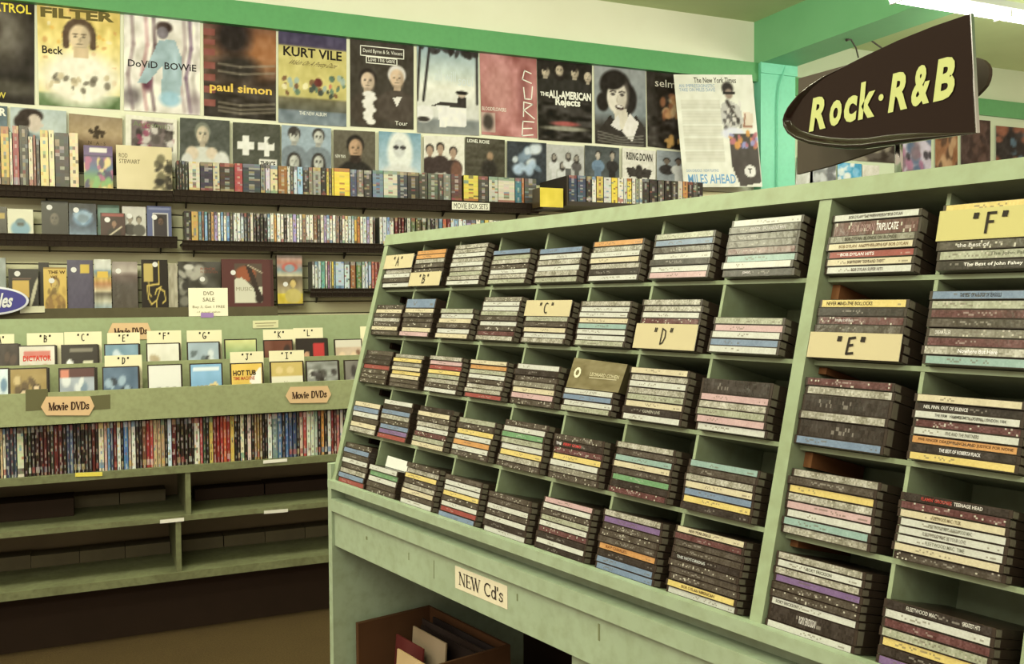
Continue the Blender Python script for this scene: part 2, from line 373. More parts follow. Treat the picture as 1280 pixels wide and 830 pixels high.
# ================================================================== STRUCTURE
CEIL = 3.56; YW = 6.05; YB = 6.37
b = MB(); b.box((-3.2, -3.0, -.05), (8.6, 7.0, 0)); tag(b.build('floor', 'carpet'), 'worn brown carpet floor', 'floor', kind='structure')
b = MB(); b.box((-3.2, -3.0, CEIL), (8.6, 7.0, CEIL + .06)); tag(b.build('ceiling', 'ceil'), 'pale green painted ceiling', 'ceiling', kind='structure')
b = MB(); b.box((-3.2, YW + .02, 0), (4.83, YW + .10, CEIL)); wall = tag(b.build('wall_back', 'cream'), 'cream back wall faced with pale green slats', 'wall', kind='structure')
z = .60; sl = None
while z < 2.18:
    b = MB(); b.box((-3.2, YW, z), (4.83, YW + .02, z + .069)); b.build('slat', 'slat', wall); z += .0762
b = MB(); b.box((-3.2, YW + .012, .6), (4.83, YW + .0195, 2.2)); b.build('groove_backing', 'groove', wall)
b = MB(); b.box((1.716, YW - .0012, .7), (1.722, YW + .0, 1.6)); b.build('board_seam', 'groove', wall)
b = MB(); b.box((4.83, YB, 0), (8.6, YB + .08, CEIL)); tag(b.build('wall_right', 'cream2'), 'cream wall of the bay beyond the teal post', 'wall', kind='structure')
b = MB(); b.box((-3.2, YW - .035, 3.078), (4.83, YW + .02, 3.226)); tag(b.build('trim_1', 'green'), 'teal band running above the top row of posters', 'trim', kind='structure')
b = MB(); b.box((5.17, YB - .03, 3.09), (8.6, YB, 3.245)); tag(b.build('trim_2', 'green'), 'teal band on the wall beyond the post', 'trim', kind='structure')
pil = MB(); pil.box((4.83, 5.985, 0), (5.175, YB, 3.22)); pil = tag(pil.build('pillar', 'teal'), 'bright teal square post at the end of the poster wall', 'post', kind='structure')
b = MB(); b.box((4.82, 5.97, 3.14), (5.185, 5.986, 3.225)); b.build('cap_board', 'teal', pil)
b = MB(); b.box((4.83, -3.0, 3.22), (5.175, YB, CEIL)); tag(b.build('beam', 'beam'), 'teal ceiling beam running from the post over the shop', 'beam', kind='structure')
# cable on the post, loose wires under the beam
b = MB(); b.tube([(5.06, 5.975, 3.215), (5.04, 5.965, 3.16), (5.0, 5.968, 3.05), (4.985, 5.97, 2.9), (4.985, 5.97, 2.0)], .007, n=6)
tag(b.build('cable', 'teal'), 'teal painted cable clipped down the front of the post', 'cable')
b = MB()
p0 = at(1065, 45, 5.2); b.tube([at(1063, 48, 5.2), at(1070, 60, 5.22), at(1073, 72, 5.25)], .006, n=6); b.tube([at(1058, 50, 5.2), at(1082, 41, 5.2)], .012, n=6)
b.tube([at(1082, 41, 5.2), at(1088, 50, 5.2), at(1102, 60, 5.2), at(1112, 66, 5.2)], .006, n=6)
tag(b.build('cable', 'cable'), 'loose dark wires dangling below the teal beam', 'cable')

# ================================================================== POSTERS
def poster(q, art, label, texts=(), y=YW + .012, name='poster', cat='poster', group='posters in the top row', thick=.004, m='print'):
    art.noise(9, 22); P = pxpanel(q, y); o = sheet(name, P, art, thick, m=m); tag(o, label, cat, group)
    for t in texts: letter(o, P, *t[:3], **(t[3] if len(t) > 3 else {}))
    return o, P
W_, K_ = (235, 232, 205), (32, 24, 18)
YP = YW - .02
# 1 black poster cut by the frame
a = Art(44, 56, (34, 26, 20)); a.ell(.55, .3, .35, .3, (120, 112, 92), .9, al=.8); a.ell(.40, .3, .16, .12, (60, 44, 34), .6); a.ell(.6, .85, .5, .08, (90, 84, 66), .8, al=.7); a.noise(14, 9)
poster([(-56, -6), (43, 4), (43, 131), (-52, 124)], a, 'black poster with yellow capital letters, cut off at the left edge',
  [('ATROL', (.46, .885, .96, .975), (232, 212, 70), dict(bold=.02)), ('W', (.5, .04, .62, .1), (205, 190, 80), dict(bold=.02))])
# 2 yellow magazine poster
a = Art(56, 70).vgrad([(0, (222, 190, 92)), (.3, (232, 208, 110)), (.7, (236, 222, 160)), (.86, (214, 202, 120)), (.88, (110, 132, 80)), (1, (92, 118, 66))])
a.noise(20, 14); a.blobs(40, [(206, 140, 70), (232, 170, 60), (240, 232, 190)], (.01, .035), (0, 0, 1, .9), al=.6)
a.ell(.5, .72, .46, .28, (238, 230, 196), .5); a.person(.5, .28, .16, (226, 200, 150), (92, 70, 48), (236, 226, 188), 'curly', sh=False)
a.rect(.42, .4, .6, .5, (214, 186, 136)); a.blobs(16, [(90, 80, 60), (190, 170, 120)], (.015, .05), (.15, .68, .85, .84), al=.7); a.noise(14, 20, reg=(.86, 1))
poster([(46, 6), (150, 15), (150, 137), (49, 131)], a, 'yellow magazine poster of a curly-haired head with a green strip below',
  [('FILTER', (.04, .885, .93, .985), (104, 92, 44), dict(bold=.045)), ('Beck', (.05, .52, .30, .60), K_, dict(bold=.02))])
# 3 white poster of a walking figure in pale blue
a = Art(56, 70, (232, 224, 200)); a.noise(16, 8)
for x, c in ((.1, (150, 128, 120)), (.28, (196, 150, 140)), (.38, (110, 86, 84)), (.78, (180, 160, 150)), (.86, (120, 92, 110)), (.95, (206, 196, 176))): a.line([(x, .02), (x + .02, .3), (x - .05, .62), (x + .01, .97)], .025, c, .75)
a.ell(.1, .85, .12, .1, (90, 78, 78), .8, al=.7); a.ell(.3, .66, .07, .12, (120, 70, 84), .6); a.ell(.92, .9, .1, .14, (130, 110, 110), .8, al=.6)
a.ell(.52, .1, .11, .06, (70, 52, 44), .4); a.ell(.5, .16, .075, .065, (120, 110, 110), .3); a.poly([(.45, .24), (.66, .22), (.76, .42), (.74, .8), (.48, .82), (.5, .5), (.3, .7), (.17, .7), (.38, .38)], (162, 186, 182)); a.noise(22, 12); a.noise(12, 12); a.ell(.6, .85, .14, .08, (150, 190, 196), .5)
poster([(155, 17), (250, 27), (250, 144), (155, 138)], a, 'white poster of a striding figure in a pale blue coat',
  [('DoViD  BOWiE', (.05, .46, .95, .535), (44, 40, 40), dict(bold=.015))])
# 4 brown seascape poster
a = Art(56, 70).vgrad([(0, (96, 62, 44)), (.3, (128, 84, 54)), (.5, (84, 62, 46)), (.75, (60, 50, 40)), (1, (44, 36, 28))])
a.noise(26, 7, stretch=(1, 3)); a.ell(.9, .25, .35, .25, (190, 120, 60), .9, al=.6); a.ell(.4, .12, .24, .2, (40, 30, 26), .7); a.ell(.45, .45, .3, .14, (46, 38, 30), .7)
for yy in (.05, .16, .27, .42, .55, .68, .82): a.rect(0, yy, .15, yy + .07, (140, 76, 62))
for yy in (.42, .5, .84, .89, .93): a.line([(.2, yy), (.5, yy + .02), (.98, yy - .02)], .012, (150, 138, 110), .6)
poster([(254, 29), (345, 37.6), (345, 151), (255, 144.5)], a, 'dark brown seascape poster with lower case yellow lettering',
  [('paul simon', (.08, .25, .94, .37), (226, 190, 84), dict(bold=.025))])
# 5 poster with purple strip
a = Art(56, 70).vgrad([(0, (70, 62, 84)), (.14, (74, 64, 86)), (.16, (196, 182, 96)), (.6, (206, 192, 104)), (.7, (190, 178, 96)), (.72, (112, 104, 72)), (.84, (92, 90, 70)), (.86, (110, 122, 124)), (1, (120, 132, 132))])
a.noise(10, 12); a.blobs(34, [(120, 80, 50), (90, 120, 90), (200, 110, 80), (230, 220, 160), (60, 70, 60), (150, 170, 150)], (.02, .045), (.06, .46, .96, .68), .3)
a.ell(.58, .53, .06, .05, (110, 44, 36), .3); a.noise(16, 16, reg=(.7, 1))
poster([(348, 38), (433, 48), (433, 158.5), (348, 153)], a, 'mustard mural poster with a purple strip along its top',
  [('KURT VILE', (.07, .735, .93, .84), K_, dict(bold=.025)), ('Wakin On A Pretty Daze', (.1, .63, .9, .70), (90, 70, 40), dict(shear=.15)), ('THE NEW ALBUM', (.3, .1, .7, .14), W_)])
# 6 two people on brown
a = Art(56, 72, (62, 54, 42)); a.noise(8, 6); a.person(.27, .46, .13, (216, 188, 150), (40, 30, 24), (64, 52, 40), 'short'); a.person(.73, .4, .135, (214, 182, 140), (214, 206, 186), (74, 62, 50), 'short')
for i in range(8): a.ell(.29 + .03 * math.sin(i * 2), .62 + i * .045, .10 - .004 * i, .035, (228, 222, 200), .3)
a.poly([(.66, .64), (.73, .74), (.82, .62)], (226, 218, 196))
o, P = poster([(437.5, 47.7), (517, 56), (517, 162), (438, 157.7)], a, 'dark brown poster of two people, one in a white ruffle',
  [('David Byrne & St. Vincent', (.2, .845, .82, .9), W_), ('Love This Giant', (.28, .76, .7, .81), W_), ('Tour', (.7, .04, .9, .09), W_)])
strokes(o, P, [[(.16, .82), (.16, .93), (.84, .93), (.84, .82), (.16, .82)], [(.25, .74), (.25, .81), (.73, .81), (.73, .74), (.25, .74)]], .006, W_, name='printed_frame')
# 7 man reclining on a white couch
a = Art(56, 72).vgrad([(0, (150, 172, 168)), (.3, (196, 206, 184)), (.45, (226, 224, 196)), (.8, (206, 204, 184)), (.85, (120, 124, 116)), (1, (140, 142, 130))])
a.noise(10, 9); a.blobs(18, [(44, 36, 30)], (.02, .07), (0, 0, 1, .06), al=.8)
for x0, x1 in ((.05, .0), (.2, .1), (.97, .97)): a.line([(x0, 0), (x1, .62)], .02, (50, 44, 40))
a.ell(.1, .78, .16, .1, (226, 222, 204), .2); a.poly([(.32, .68), (.78, .66), (.8, .9), (.36, .92)], (228, 224, 206)); a.ell(.1, .84, .1, .03, (60, 52, 46), .4)
a.poly([(.22, .68), (.4, .62), (.64, .63), (.66, .54), (.78, .55), (.8, .68), (.6, .68), (.4, .67)], (52, 44, 38)); a.ell(.72, .53, .06, .035, (200, 180, 150), .3); a.ell(.72, .505, .1, .025, (36, 28, 24), .3)
poster([(521, 57), (598, 65), (599, 169.6), (521.5, 165.5)], a, 'pale poster of a hatted man reclining on a white couch',
  [('all will', (.28, .62, .62, .74), (206, 214, 200)), ('soul', (.66, .58, .9, .7), (206, 214, 200))])
# 8 red mottled poster
a = Art(56, 72, (176, 110, 98)); a.noise(30, 5); a.noise(16, 11); a.ell(.3, .45, .25, .3, (196, 138, 122), .8, al=.7); a.ell(.75, .5, .1, .3, (140, 80, 72), .9, al=.6); a.rect(0, .72, .25, .97, (190, 176, 150), .7); a.ell(.12, .84, .09, .1, (70, 60, 50), .6)
o, P = poster([(599.6, 65.7), (670.6, 72.6), (671.7, 173), (602, 168)], a, 'dusty red mottled poster with tall scratched white letters',
  [('BLOODFLOWERS', (.02, .3, .44, .345), W_)])
strokes(o, P, [[(.9, .8), (.78, .83), (.74, .72), (.9, .68)], [(.76, .62), (.78, .48), (.9, .48), (.92, .64)], [(.76, .44), (.75, .26)], [(.76, .44), (.92, .42), (.76, .34), (.95, .24)], [(.94, .2), (.74, .2), (.72, .02), (.92, .04)], [(.74, .11), (.9, .12)]], .008, W_)
# 9 black poster with four faces
a = Art(52, 72, (40, 34, 26)); a.noise(12, 8)
for x, yy, st in ((.15, .14, 'fringe'), (.4, .11, 'long'), (.68, .12, 'fringe'), (.92, .16, 'short')): a.person(x, yy, .085, (196, 178, 140), (36, 28, 22), (46, 42, 34), st)
a.rect(0, .38, 1, 1, (44, 38, 30), .6); a.noise(42, 8, stretch=(1, 3), reg=(.5, 1)); a.ell(.5, .78, .24, .03, (170, 80, 70), .7); a.ell(.5, .84, .4, .03, (150, 146, 120), .7)
poster([(671, 73.5), (740, 80.5), (740, 179), (673, 174.7)], a, 'black poster of four faces above rough white lettering',
  [('THE', (.05, .55, .2, .6), W_, dict(bold=.03)), ('ALL-AMERICAN', (.2, .53, .98, .63), W_, dict(bold=.04)), ('Rejects', (.32, .42, .78, .54), W_, dict(bold=.04))])
# 10 laughing dark-haired woman
a = Art(52, 72).vgrad([(0, (150, 152, 140)), (.6, (128, 136, 130)), (.78, (60, 54, 46)), (1, (44, 38, 32))]); a.noise(8, 8)
a.poly([(.05, .85), (.3, .62), (.5, .8), (.8, .6), (.98, .75), (.98, 1), (.05, 1)], (52, 44, 36)); a.ell(.4, .24, .3, .2, (34, 26, 20), .2); a.ell(.64, .4, .18, .2, (34, 26, 20), .25); a.ell(.16, .46, .12, .12, (34, 26, 20), .3)
a.poly([(.36, .55), (.62, .52), (.66, .8), (.42, .8)], (214, 204, 172)); a.ell(.43, .38, .19, .21, (222, 212, 182), .15, .25)
a.ell(.54, .42, .1, .2, (190, 178, 150), .8, .25, .7); a.ell(.4, .2, .2, .09, (34, 26, 20), .3, -.2)
for x in (.355, .53): a.ell(x, .352, .045, .016, (56, 46, 40), .5); a.line([(x - .055, .322), (x, .308), (x + .055, .318)], .010, (60, 50, 42), .85)
a.line([(.45, .37), (.425, .44), (.455, .447)], .008, (170, 156, 130), .8); a.ell(.48, .515, .085, .032, (64, 44, 38), .25, .12); a.ell(.48, .505, .06, .014, (236, 228, 204), .3, .12); a.poly([(.3, .75), (.46, .6), (.5, .82)], (216, 210, 190)); a.poly([(.52, .82), (.68, .58), (.86, .7), (.72, .95)], (226, 218, 196))
for i in range(4): a.line([(.05, .84 + i * .04), (.5, .9 + i * .03), (.95, .86 + i * .04)], .008, (150, 146, 124), .6)
poster([(742.5, 81), (807, 87.4), (807.6, 184), (744, 179)], a, 'grey photo poster of a laughing dark-haired woman in a wide collar')
# 11 dark poster half hidden
a = Art(40, 64, (52, 44, 34)); a.noise(14, 8); a.blobs(22, [(206, 150, 90), (226, 190, 130), (170, 110, 70)], (.03, .09), (.3, .3, .7, .6), .6); a.noise(36, 8, stretch=(1, 3), reg=(.6, 1)); a.blobs(10, [(214, 160, 80)], (.02, .06), (.3, .85, .8, .98))
poster([(808, 87.4), (872, 95), (874, 190), (809.6, 183)], a, 'dark poster with glowing orange faces, partly behind the newspaper sheet', [('selma', (.16, .8, .66, .9), (226, 218, 190), dict(bold=.0))])
# newspaper advertisement sheet
a = Art(64, 84, (226, 224, 192)); a.noise(5, 8)
for k in range(5): a.rect(.05, .22 + k * .115, .55, .22 + k * .115 + .09, (208, 204, 172), .75)
for k in range(28): a.rect(.05, .22 + k * .021, .55, .228 + k * .021, (196, 194, 164), .5)
a.ell(.66, .12, .075, .055, (50, 42, 36), .4); a.ell(.67, .17, .05, .045, (150, 128, 104), .4); a.rect(.6, .15, .75, .172, (36, 30, 26)); a.poly([(.56, .26), (.66, .22), (.8, .28), (.84, .44), (.62, .5), (.54, .42)], (190, 186, 166)); a.line([(.64, .24), (.76, .42)], .02, (70, 62, 52)); a.blobs(26, [(90, 84, 76), (214, 208, 184), (60, 52, 46)], (.01, .035), (.56, .25, .84, .48), .5)
a.poly([(.84, .33), (.97, .34), (.94, .48), (.82, .47)], (222, 204, 168)); a.line([(.86, .35), (.83, .46), (.94, .46)], .008, (150, 90, 60)); a.ell(.68, .52, .14, .05, (214, 214, 214), .5); a.poly([(.62, .52), (.98, .52), (1, .96), (.72, 1), (.62, .8)], (78, 70, 60)); a.blobs(20, [(220, 150, 60), (150, 150, 190), (190, 110, 110)], (.015, .04), (.62, .52, .98, .64), .4); a.noise(8, 20)
a.ell(.86, .86, .075, .055, (226, 222, 198), .08)
P = Panel(at(855, 234, 5.93), at(953, 233.5, 5.93), at(940, 93.5, 5.95), at(842, 93, 5.95))
o = tag(sheet('newspaper_sheet', P, a, .003, m='print'), 'newspaper advertisement sheet of a standing man, curling beside the post', 'poster')
letter(o, P, 'The New York Times', (.24, .925, .78, .975), (50, 44, 36), bold=.01); letter(o, P, 'AN IMPRESSIONISTIC', (.05, .885, .5, .915), (120, 150, 170)); letter(o, P, 'TAKE ON MILES DAVIS', (.05, .85, .5, .88), (120, 150, 170))
letter(o, P, 'MILES AHEAD', (.06, .03, .66, .115), (110, 160, 190), bold=.015); letter(o, P, 'DON CHEADLE - NOW PLAYING', (.05, .135, .45, .16), (120, 150, 170)); letter(o, P, 'T', (.83, .12, .885, .165), (40, 34, 28), bold=.02)

# ---- 12 inch flats, second row
def flat(q, art, label, texts=(), **k): return poster(q, art, label, texts, name='record_flat', cat='album flat', group='album flats below the posters', y=YW - .006, **k)
def quadt(x0, y0, x1, y1, h): return [(x0, y0), (x1, y1), (x1, y1 + h), (x0, y0 + h)]
a = Art(20, 30, (96, 112, 112)); a.noise(20, 5); flat(quadt(-52, 128, 9, 133, 62), a, 'blue grey flat with a white capital R, cut off at the left', [('R', (.84, .8, .98, .96), W_, dict(bold=.04))])
a = Art(36, 36).vgrad([(0, (178, 190, 176)), (1, (196, 200, 176))]); a.noise(8, 6); a.ell(.36, .13, .22, .13, (52, 38, 30), .25); a.ell(.42, .27, .13, .17, (206, 188, 160), .2); a.ell(.2, .26, .14, .14, (52, 38, 30), .3); a.ell(.3, .75, .4, .3, (170, 184, 180), .3); a.ell(.55, .3, .04, .03, (206, 188, 160), .2)
flat(quadt(13, 133.5, 83, 139, 68), a, 'pale flat of a dark-haired man in profile, behind the books', [('the early work', (.55, .48, .95, .56), (220, 222, 204))])
a = Art(36, 40).vgrad([(0, (150, 128, 92)), (.3, (176, 150, 104)), (.6, (112, 84, 56)), (1, (60, 44, 32))]); a.noise(8, 6)
for k in range(22): th = k * .7; a.ell(.52 + .16 * math.cos(th) * (k % 5) / 5, .28 + .12 * math.sin(th) * (k % 4) / 4, .035, .03, (66, 50, 32), .5)
flat(quadt(86, 141.6, 153, 148, 72), a, 'bronze flat with a small dark emblem, behind the colourful box', [('N · A · S', (.36, .5, .68, .56), (70, 54, 36))])
a = Art(34, 34, (224, 218, 186)); a.noise(6, 5); a.rect(.1, .08, .92, .62, (120, 104, 96)); a.blobs(28, [(150, 70, 90), (90, 80, 70), (210, 200, 180), (60, 52, 46)], (.04, .1), (.14, .12, .88, .6), .4)
flat(quadt(157, 143, 221, 149.5, 66), a, 'cream sleeve with a smudged pink photo, above the beige box', [('Aerosmith', (.14, .8, .86, .9), (120, 130, 90))])
a = Art(40, 34, (80, 82, 70)); a.noise(10, 8); a.person(.45, .3, .15, (206, 188, 150), (120, 122, 100), (206, 204, 180), 'short'); a.ell(.24, .7, .13, .14, (212, 192, 156), .3); a.ell(.64, .68, .12, .12, (212, 192, 156), .3); a.ell(.14, .9, .12, .2, (214, 210, 190), .3); a.ell(.84, .85, .16, .22, (214, 210, 190), .3)
flat(quadt(225, 147, 287, 151, 62), a, 'dark flat of a man in white reaching toward the viewer')
a = Art(38, 34, (74, 74, 58)); a.noise(12, 6)
for cx in (.28, .72): a.rect(cx - .19, .37, cx + .17, .53, (226, 222, 200)); a.rect(cx - .07, .25, cx + .05, .65, (226, 222, 200))
a.rect(.55, .72, .93, .88, (222, 216, 190)); a.ell(.8, .34, .07, .07, (74, 74, 58), .3)
flat(quadt(291, 152.6, 350, 156, 62), a, 'olive flat with two big white plus signs', [('THRICE', (.58, .14, .9, .25), K_, dict(bold=.03))])
a = Art(40, 34, (150, 166, 168)); a.noise(8, 6)
for x, yy, st in ((.25, .2, 'fringe'), (.74, .2, 'short'), (.25, .74, 'long'), (.74, .72, 'long')): a.person(x, yy, .12, (196, 194, 172), (60, 54, 48), (120, 130, 130), st)
a.rect(.49, 0, .51, 1, (190, 200, 190)); a.rect(0, .49, 1, .51, (190, 200, 190)); flat(quadt(352, 156, 414, 160.5, 60), a, 'pale blue flat divided into four bearded faces')
a = Art(36, 36, (96, 88, 68)); a.noise(8, 6); a.person(.52, .36, .2, (190, 150, 108), (34, 26, 20), (36, 30, 24), 'short'); a.ell(.52, .62, .14, .08, (50, 36, 28), .4); a.ell(.52, .55, .12, .03, (50, 36, 28), .4); flat(quadt(417, 162, 469, 164.6, 58), a, 'brown flat of a single moustached man facing forward', [('NEW MAN', (.04, .4, .28, .47), W_)])
a = Art(36, 36).vgrad([(0, (110, 150, 160)), (1, (190, 206, 200))]); a.noise(8, 6); a.ell(.5, .45, .3, .5, (226, 226, 204), .3); a.ell(.48, .36, .14, .2, (200, 200, 184), .3); a.ell(.41, .33, .07, .045, (52, 46, 46), .3); a.ell(.57, .33, .07, .045, (60, 54, 52), .3); a.ell(.5, .95, .45, .25, (212, 210, 190), .4)
flat(quadt(473.6, 164, 526, 167, 57), a, 'blue flat of a pale blond woman in dark glasses')
a = Art(36, 34, (222, 216, 188)); a.noise(6, 6)
for x, yy in ((.14, .32), (.4, .28), (.72, .36)): a.person(x, yy, .1, (170, 140, 110), (52, 42, 34), (62, 46, 40), 'short', feat=False)
a.ell(.8, .8, .14, .25, (120, 80, 60), .4); flat(quadt(530, 169.6, 580.5, 171, 56), a, 'white flat with three men in dark suits')
a = Art(34, 34, (74, 68, 50)); a.noise(14, 4, stretch=(1, 4)); a.ell(.62, .4, .08, .1, (160, 128, 90), .4); a.ell(.6, .7, .2, .22, (44, 38, 30), .4); flat(quadt(582, 171, 631, 175, 55), a, 'dark olive flat of a seated man with small type on top', [('LIONEL RICHIE', (.04, .88, .6, .96), W_, dict(bold=.02))])
a = Art(34, 34, (50, 54, 56)); a.noise(10, 6); a.blobs(16, [(170, 190, 200), (120, 140, 150), (206, 214, 206)], (.06, .14), (.2, .1, .8, .7), .6); a.rect(.2, .92, .5, .97, (120, 170, 190)); flat(quadt(634, 176, 683, 179, 53), a, 'blue black flat with smoky white shapes')
a = Art(34, 32, (182, 180, 164)); a.noise(6, 6)
for x, yy in ((.2, .3), (.42, .5), (.58, .25), (.8, .3)): a.person(x, yy, .06, (150, 140, 120), (60, 52, 44), (206, 204, 188) if x != .8 else (90, 84, 76), 'long', feat=False); a.rect(x - .07, yy + .3, x + .07, .95, (90, 88, 80) if x > .4 else (206, 202, 186))
flat(quadt(683, 180, 730, 183, 51), a, 'pale grey flat of a standing group of people')
a = Art(32, 32, (80, 84, 78)); a.noise(14, 5)
a.person(.38, .22, .08, (190, 176, 150), (50, 44, 38), (110, 134, 150), 'short', feat=False); a.person(.8, .2, .08, (170, 156, 130), (40, 34, 28), (46, 42, 38), 'short', feat=False); a.rect(.28, .5, .46, .95, (96, 116, 130)); a.rect(.7, .5, .9, 1, (44, 40, 36)); flat(quadt(731, 181.5, 774, 185, 51), a, 'dark flat of two men, one in a blue coat')
a = Art(34, 34, (218, 212, 184)); a.poly([(.1, .55), (.35, .5), (.5, .68), (.65, .5), (.9, .55), (.8, .8), (.6, .76), (.5, .95), (.4, .76), (.2, .8)], (56, 48, 40)); a.ell(.5, .55, .1, .12, (56, 48, 40), .3); a.noise(10, 14)
flat(quadt(778, 184.5, 819.5, 189, 45), a, 'cream flat with a dark winged crest and arched lettering', [('RISING DOWN', (.12, .68, .9, .9), (50, 42, 34), dict(bold=.03))], )
a = Art(26, 34, (150, 156, 150)); a.noise(10, 5); a.person(.3, .3, .1, (120, 104, 84), (44, 36, 30), (60, 54, 48), 'short', feat=False); a.person(.66, .28, .1, (130, 110, 88), (44, 36, 30), (222, 220, 200), 'short', feat=False); a.rect(.55, .5, .78, 1, (216, 214, 196)); flat(quadt(821, 187.5, 862, 191, 43), a, 'grey flat of a figure in white, right of the crest flat')

# ---- posters on the wall beyond the post
YQ = YB - .015
for q, cols, lab in (([(997, 196), (1016, 198), (1016, 236), (994, 236)], [(214, 210, 186)], 'plain white sheet low beside the post, under the sign'),
  ([(1014, 190), (1045, 192), (1045, 236), (1012, 236)], [(150, 150, 140), (206, 206, 190), (110, 110, 104)], 'grey patterned poster beside the white sheet under the sign'),
  ([(1047, 203), (1077, 205), (1077, 240), (1047, 240)], [(70, 160, 190), (120, 190, 210), (230, 232, 214)], 'sky blue poster with a white cloud under the sign'),
  ([(1078, 206), (1099, 207), (1099, 240), (1078, 240)], [(216, 210, 180)], 'blank cream poster right of the sky blue one'),
  ([(1062, 160), (1120, 166), (1120, 204), (1062, 200)], [(60, 50, 40), (150, 140, 110), (90, 80, 66)], 'dark striped poster behind the chrome sign stem'),
  ([(1122, 163), (1164, 168), (1164, 230), (1122, 226)], [(200, 190, 190), (130, 110, 110), (60, 54, 56), (170, 110, 130), (90, 110, 130)], 'mottled pink and white poster under the sign'),
  ([(1169, 160), (1197, 163), (1197, 226), (1169, 224)], [(150, 100, 60), (190, 150, 100), (90, 64, 44)], 'orange brown poster under the right end of the sign'),
  ([(1201, 148), (1238, 151), (1238, 222), (1201, 220)], [(76, 56, 46), (96, 70, 56), (60, 44, 36)], 'dark brown poster right of the sign edge'),
  ([(1245, 157), (1300, 162), (1300, 222), (1245, 220)], [(52, 46, 40), (90, 120, 130), (150, 90, 60), (40, 34, 30)], 'black poster with a bluish figure at the far right')):
    a = Art(24, 36, cols[0]); a.noise(14, 6)
    if len(cols) > 1: a.blobs(26, cols[1:], (.06, .16), soft=.5)
    poster(q, a, lab, y=YQ, group='posters beyond the teal post')

# ================================================================== WALL SHELVES
def wire_shelf(x0, x1, ztop, zbot, label, yf=5.83, tray=True):
    """black wire shelf hung on the slats: deck, front lip with ribs, brackets"""
    e = empty('wire_shelf', ((x0 + x1) / 2, YW - .1, zbot)); tag(e, label, 'shelf', 'black wire shelves on the slat wall')
    zd = ztop - .012
    b = MB(); b.box((x0, yf, zd - .008), (x1, YW - .002, zd)); b.build('deck', 'wire', e)
    b = MB(); b.hexa([(x0, yf + .02, zbot), (x1, yf + .02, zbot), (x1, yf + .026, zbot), (x0, yf + .026, zbot), (x0, yf - .01, ztop), (x1, yf - .01, ztop), (x1, yf - .004, ztop), (x0, yf - .004, ztop)]); b.build('front_lip', 'wire', e)
    b = MB(); n = int((x1 - x0) / .034)
    for i in range(n + 1):
        x = x0 + (x1 - x0) * i / n; b.tube([(x, yf + .018, zbot), (x, yf - .012, ztop)], .0025, n=4)
    for z_, y_ in ((zbot, yf + .018), ((zbot + ztop) / 2, yf + .002), (ztop, yf - .012)): b.tube([(x0, y_, z_), (x1, y_, z_)], .003, n=4)
    o = b.build('wire_ribs', 'wire', e); o['kind'] = 'stuff'
    nb = max(2, int((x1 - x0) / .5) + 1)
    for i in range(nb):
        x = x0 + .08 + (x1 - x0 - .16) * i / (nb - 1); b = MB(); b.hexa([(x - .004, YW - .1, zd - .012), (x + .004, YW - .1, zd - .012), (x + .004, YW - .002, zd - .075), (x - .004, YW - .002, zd - .075), (x - .004, YW - .1, zd - .008), (x + .004, YW - .1, zd - .008), (x + .004, YW - .002, zd - .008), (x - .004, YW - .002, zd - .008)]); b.build('bracket', 'wire', e)
    return e
def X(px, y=5.84, py=300): return at(px, py, y)[0]
def Z(px, py, y=5.84): return at(px, py, y)[2]
SH = {}
def sh(key, px0, px1, ytop, ybot, label, xm=None):
    xm = xm or (px0 + px1) / 2; zt = Z(xm, ytop, 5.83); zb = Z(xm, ybot, 5.85); SH[key] = zt - .0112
    return wire_shelf(X(px0), X(px1), zt, zb, label)
sh('1L', -120, 217, 235, 248, 'black wire shelf with a row of books, upper left', 100)
sh('1R', 219, 674, 246, 259, 'long black wire shelf under the movie box sets', 440)
sh('2L', -120, 221, 294, 308, 'black wire shelf of face-out cases at left, second level', 100)
sh('2R', 228, 700, 303, 314, 'long black wire shelf under the crowded second row of cases', 350)
sh('3R', 387, 560, 361, 371, 'short black wire shelf low beside the rack', 430)
# short forward shelf with end panel
z4 = Z(720, 252, 5.62); e = empty('tray_shelf', (at(790, 255, 5.7)[0], 5.75, z4)); tag(e, 'black tray shelf with a dark end panel above the rack edge', 'shelf')
x0, x1 = at(709, 250, 5.62)[0], at(884, 250, 5.62)[0]
b = MB(); b.box((x0, 5.60, z4 - .03), (x1, YW - .002, z4)); b.build('deck', 'wire', e)
b = MB(); b.box((x0 - .012, 5.60, z4 - .03), (x0 - .001, YW - .03, z4 + .17)); b.build('end_panel', 'wire', e)
# clear grey ledge at lower left
zl = Z(150, 386, 5.80); e = empty('ledge_shelf', (X(150), 5.9, zl)); tag(e, 'smoky plastic ledge holding face-out books, lower left', 'shelf'); SH['3L'] = zl
xl0, xl1 = X(-130), X(343)
b = MB(); b.box((xl0, 5.78, zl - .012), (xl1, YW - .002, zl)); b.build('deck', 'shade_board', e)
b = MB(); b.box((xl0, 5.765, zl - .05), (xl1, 5.777, zl + .006)); b.build('front_lip', 'riser', e)

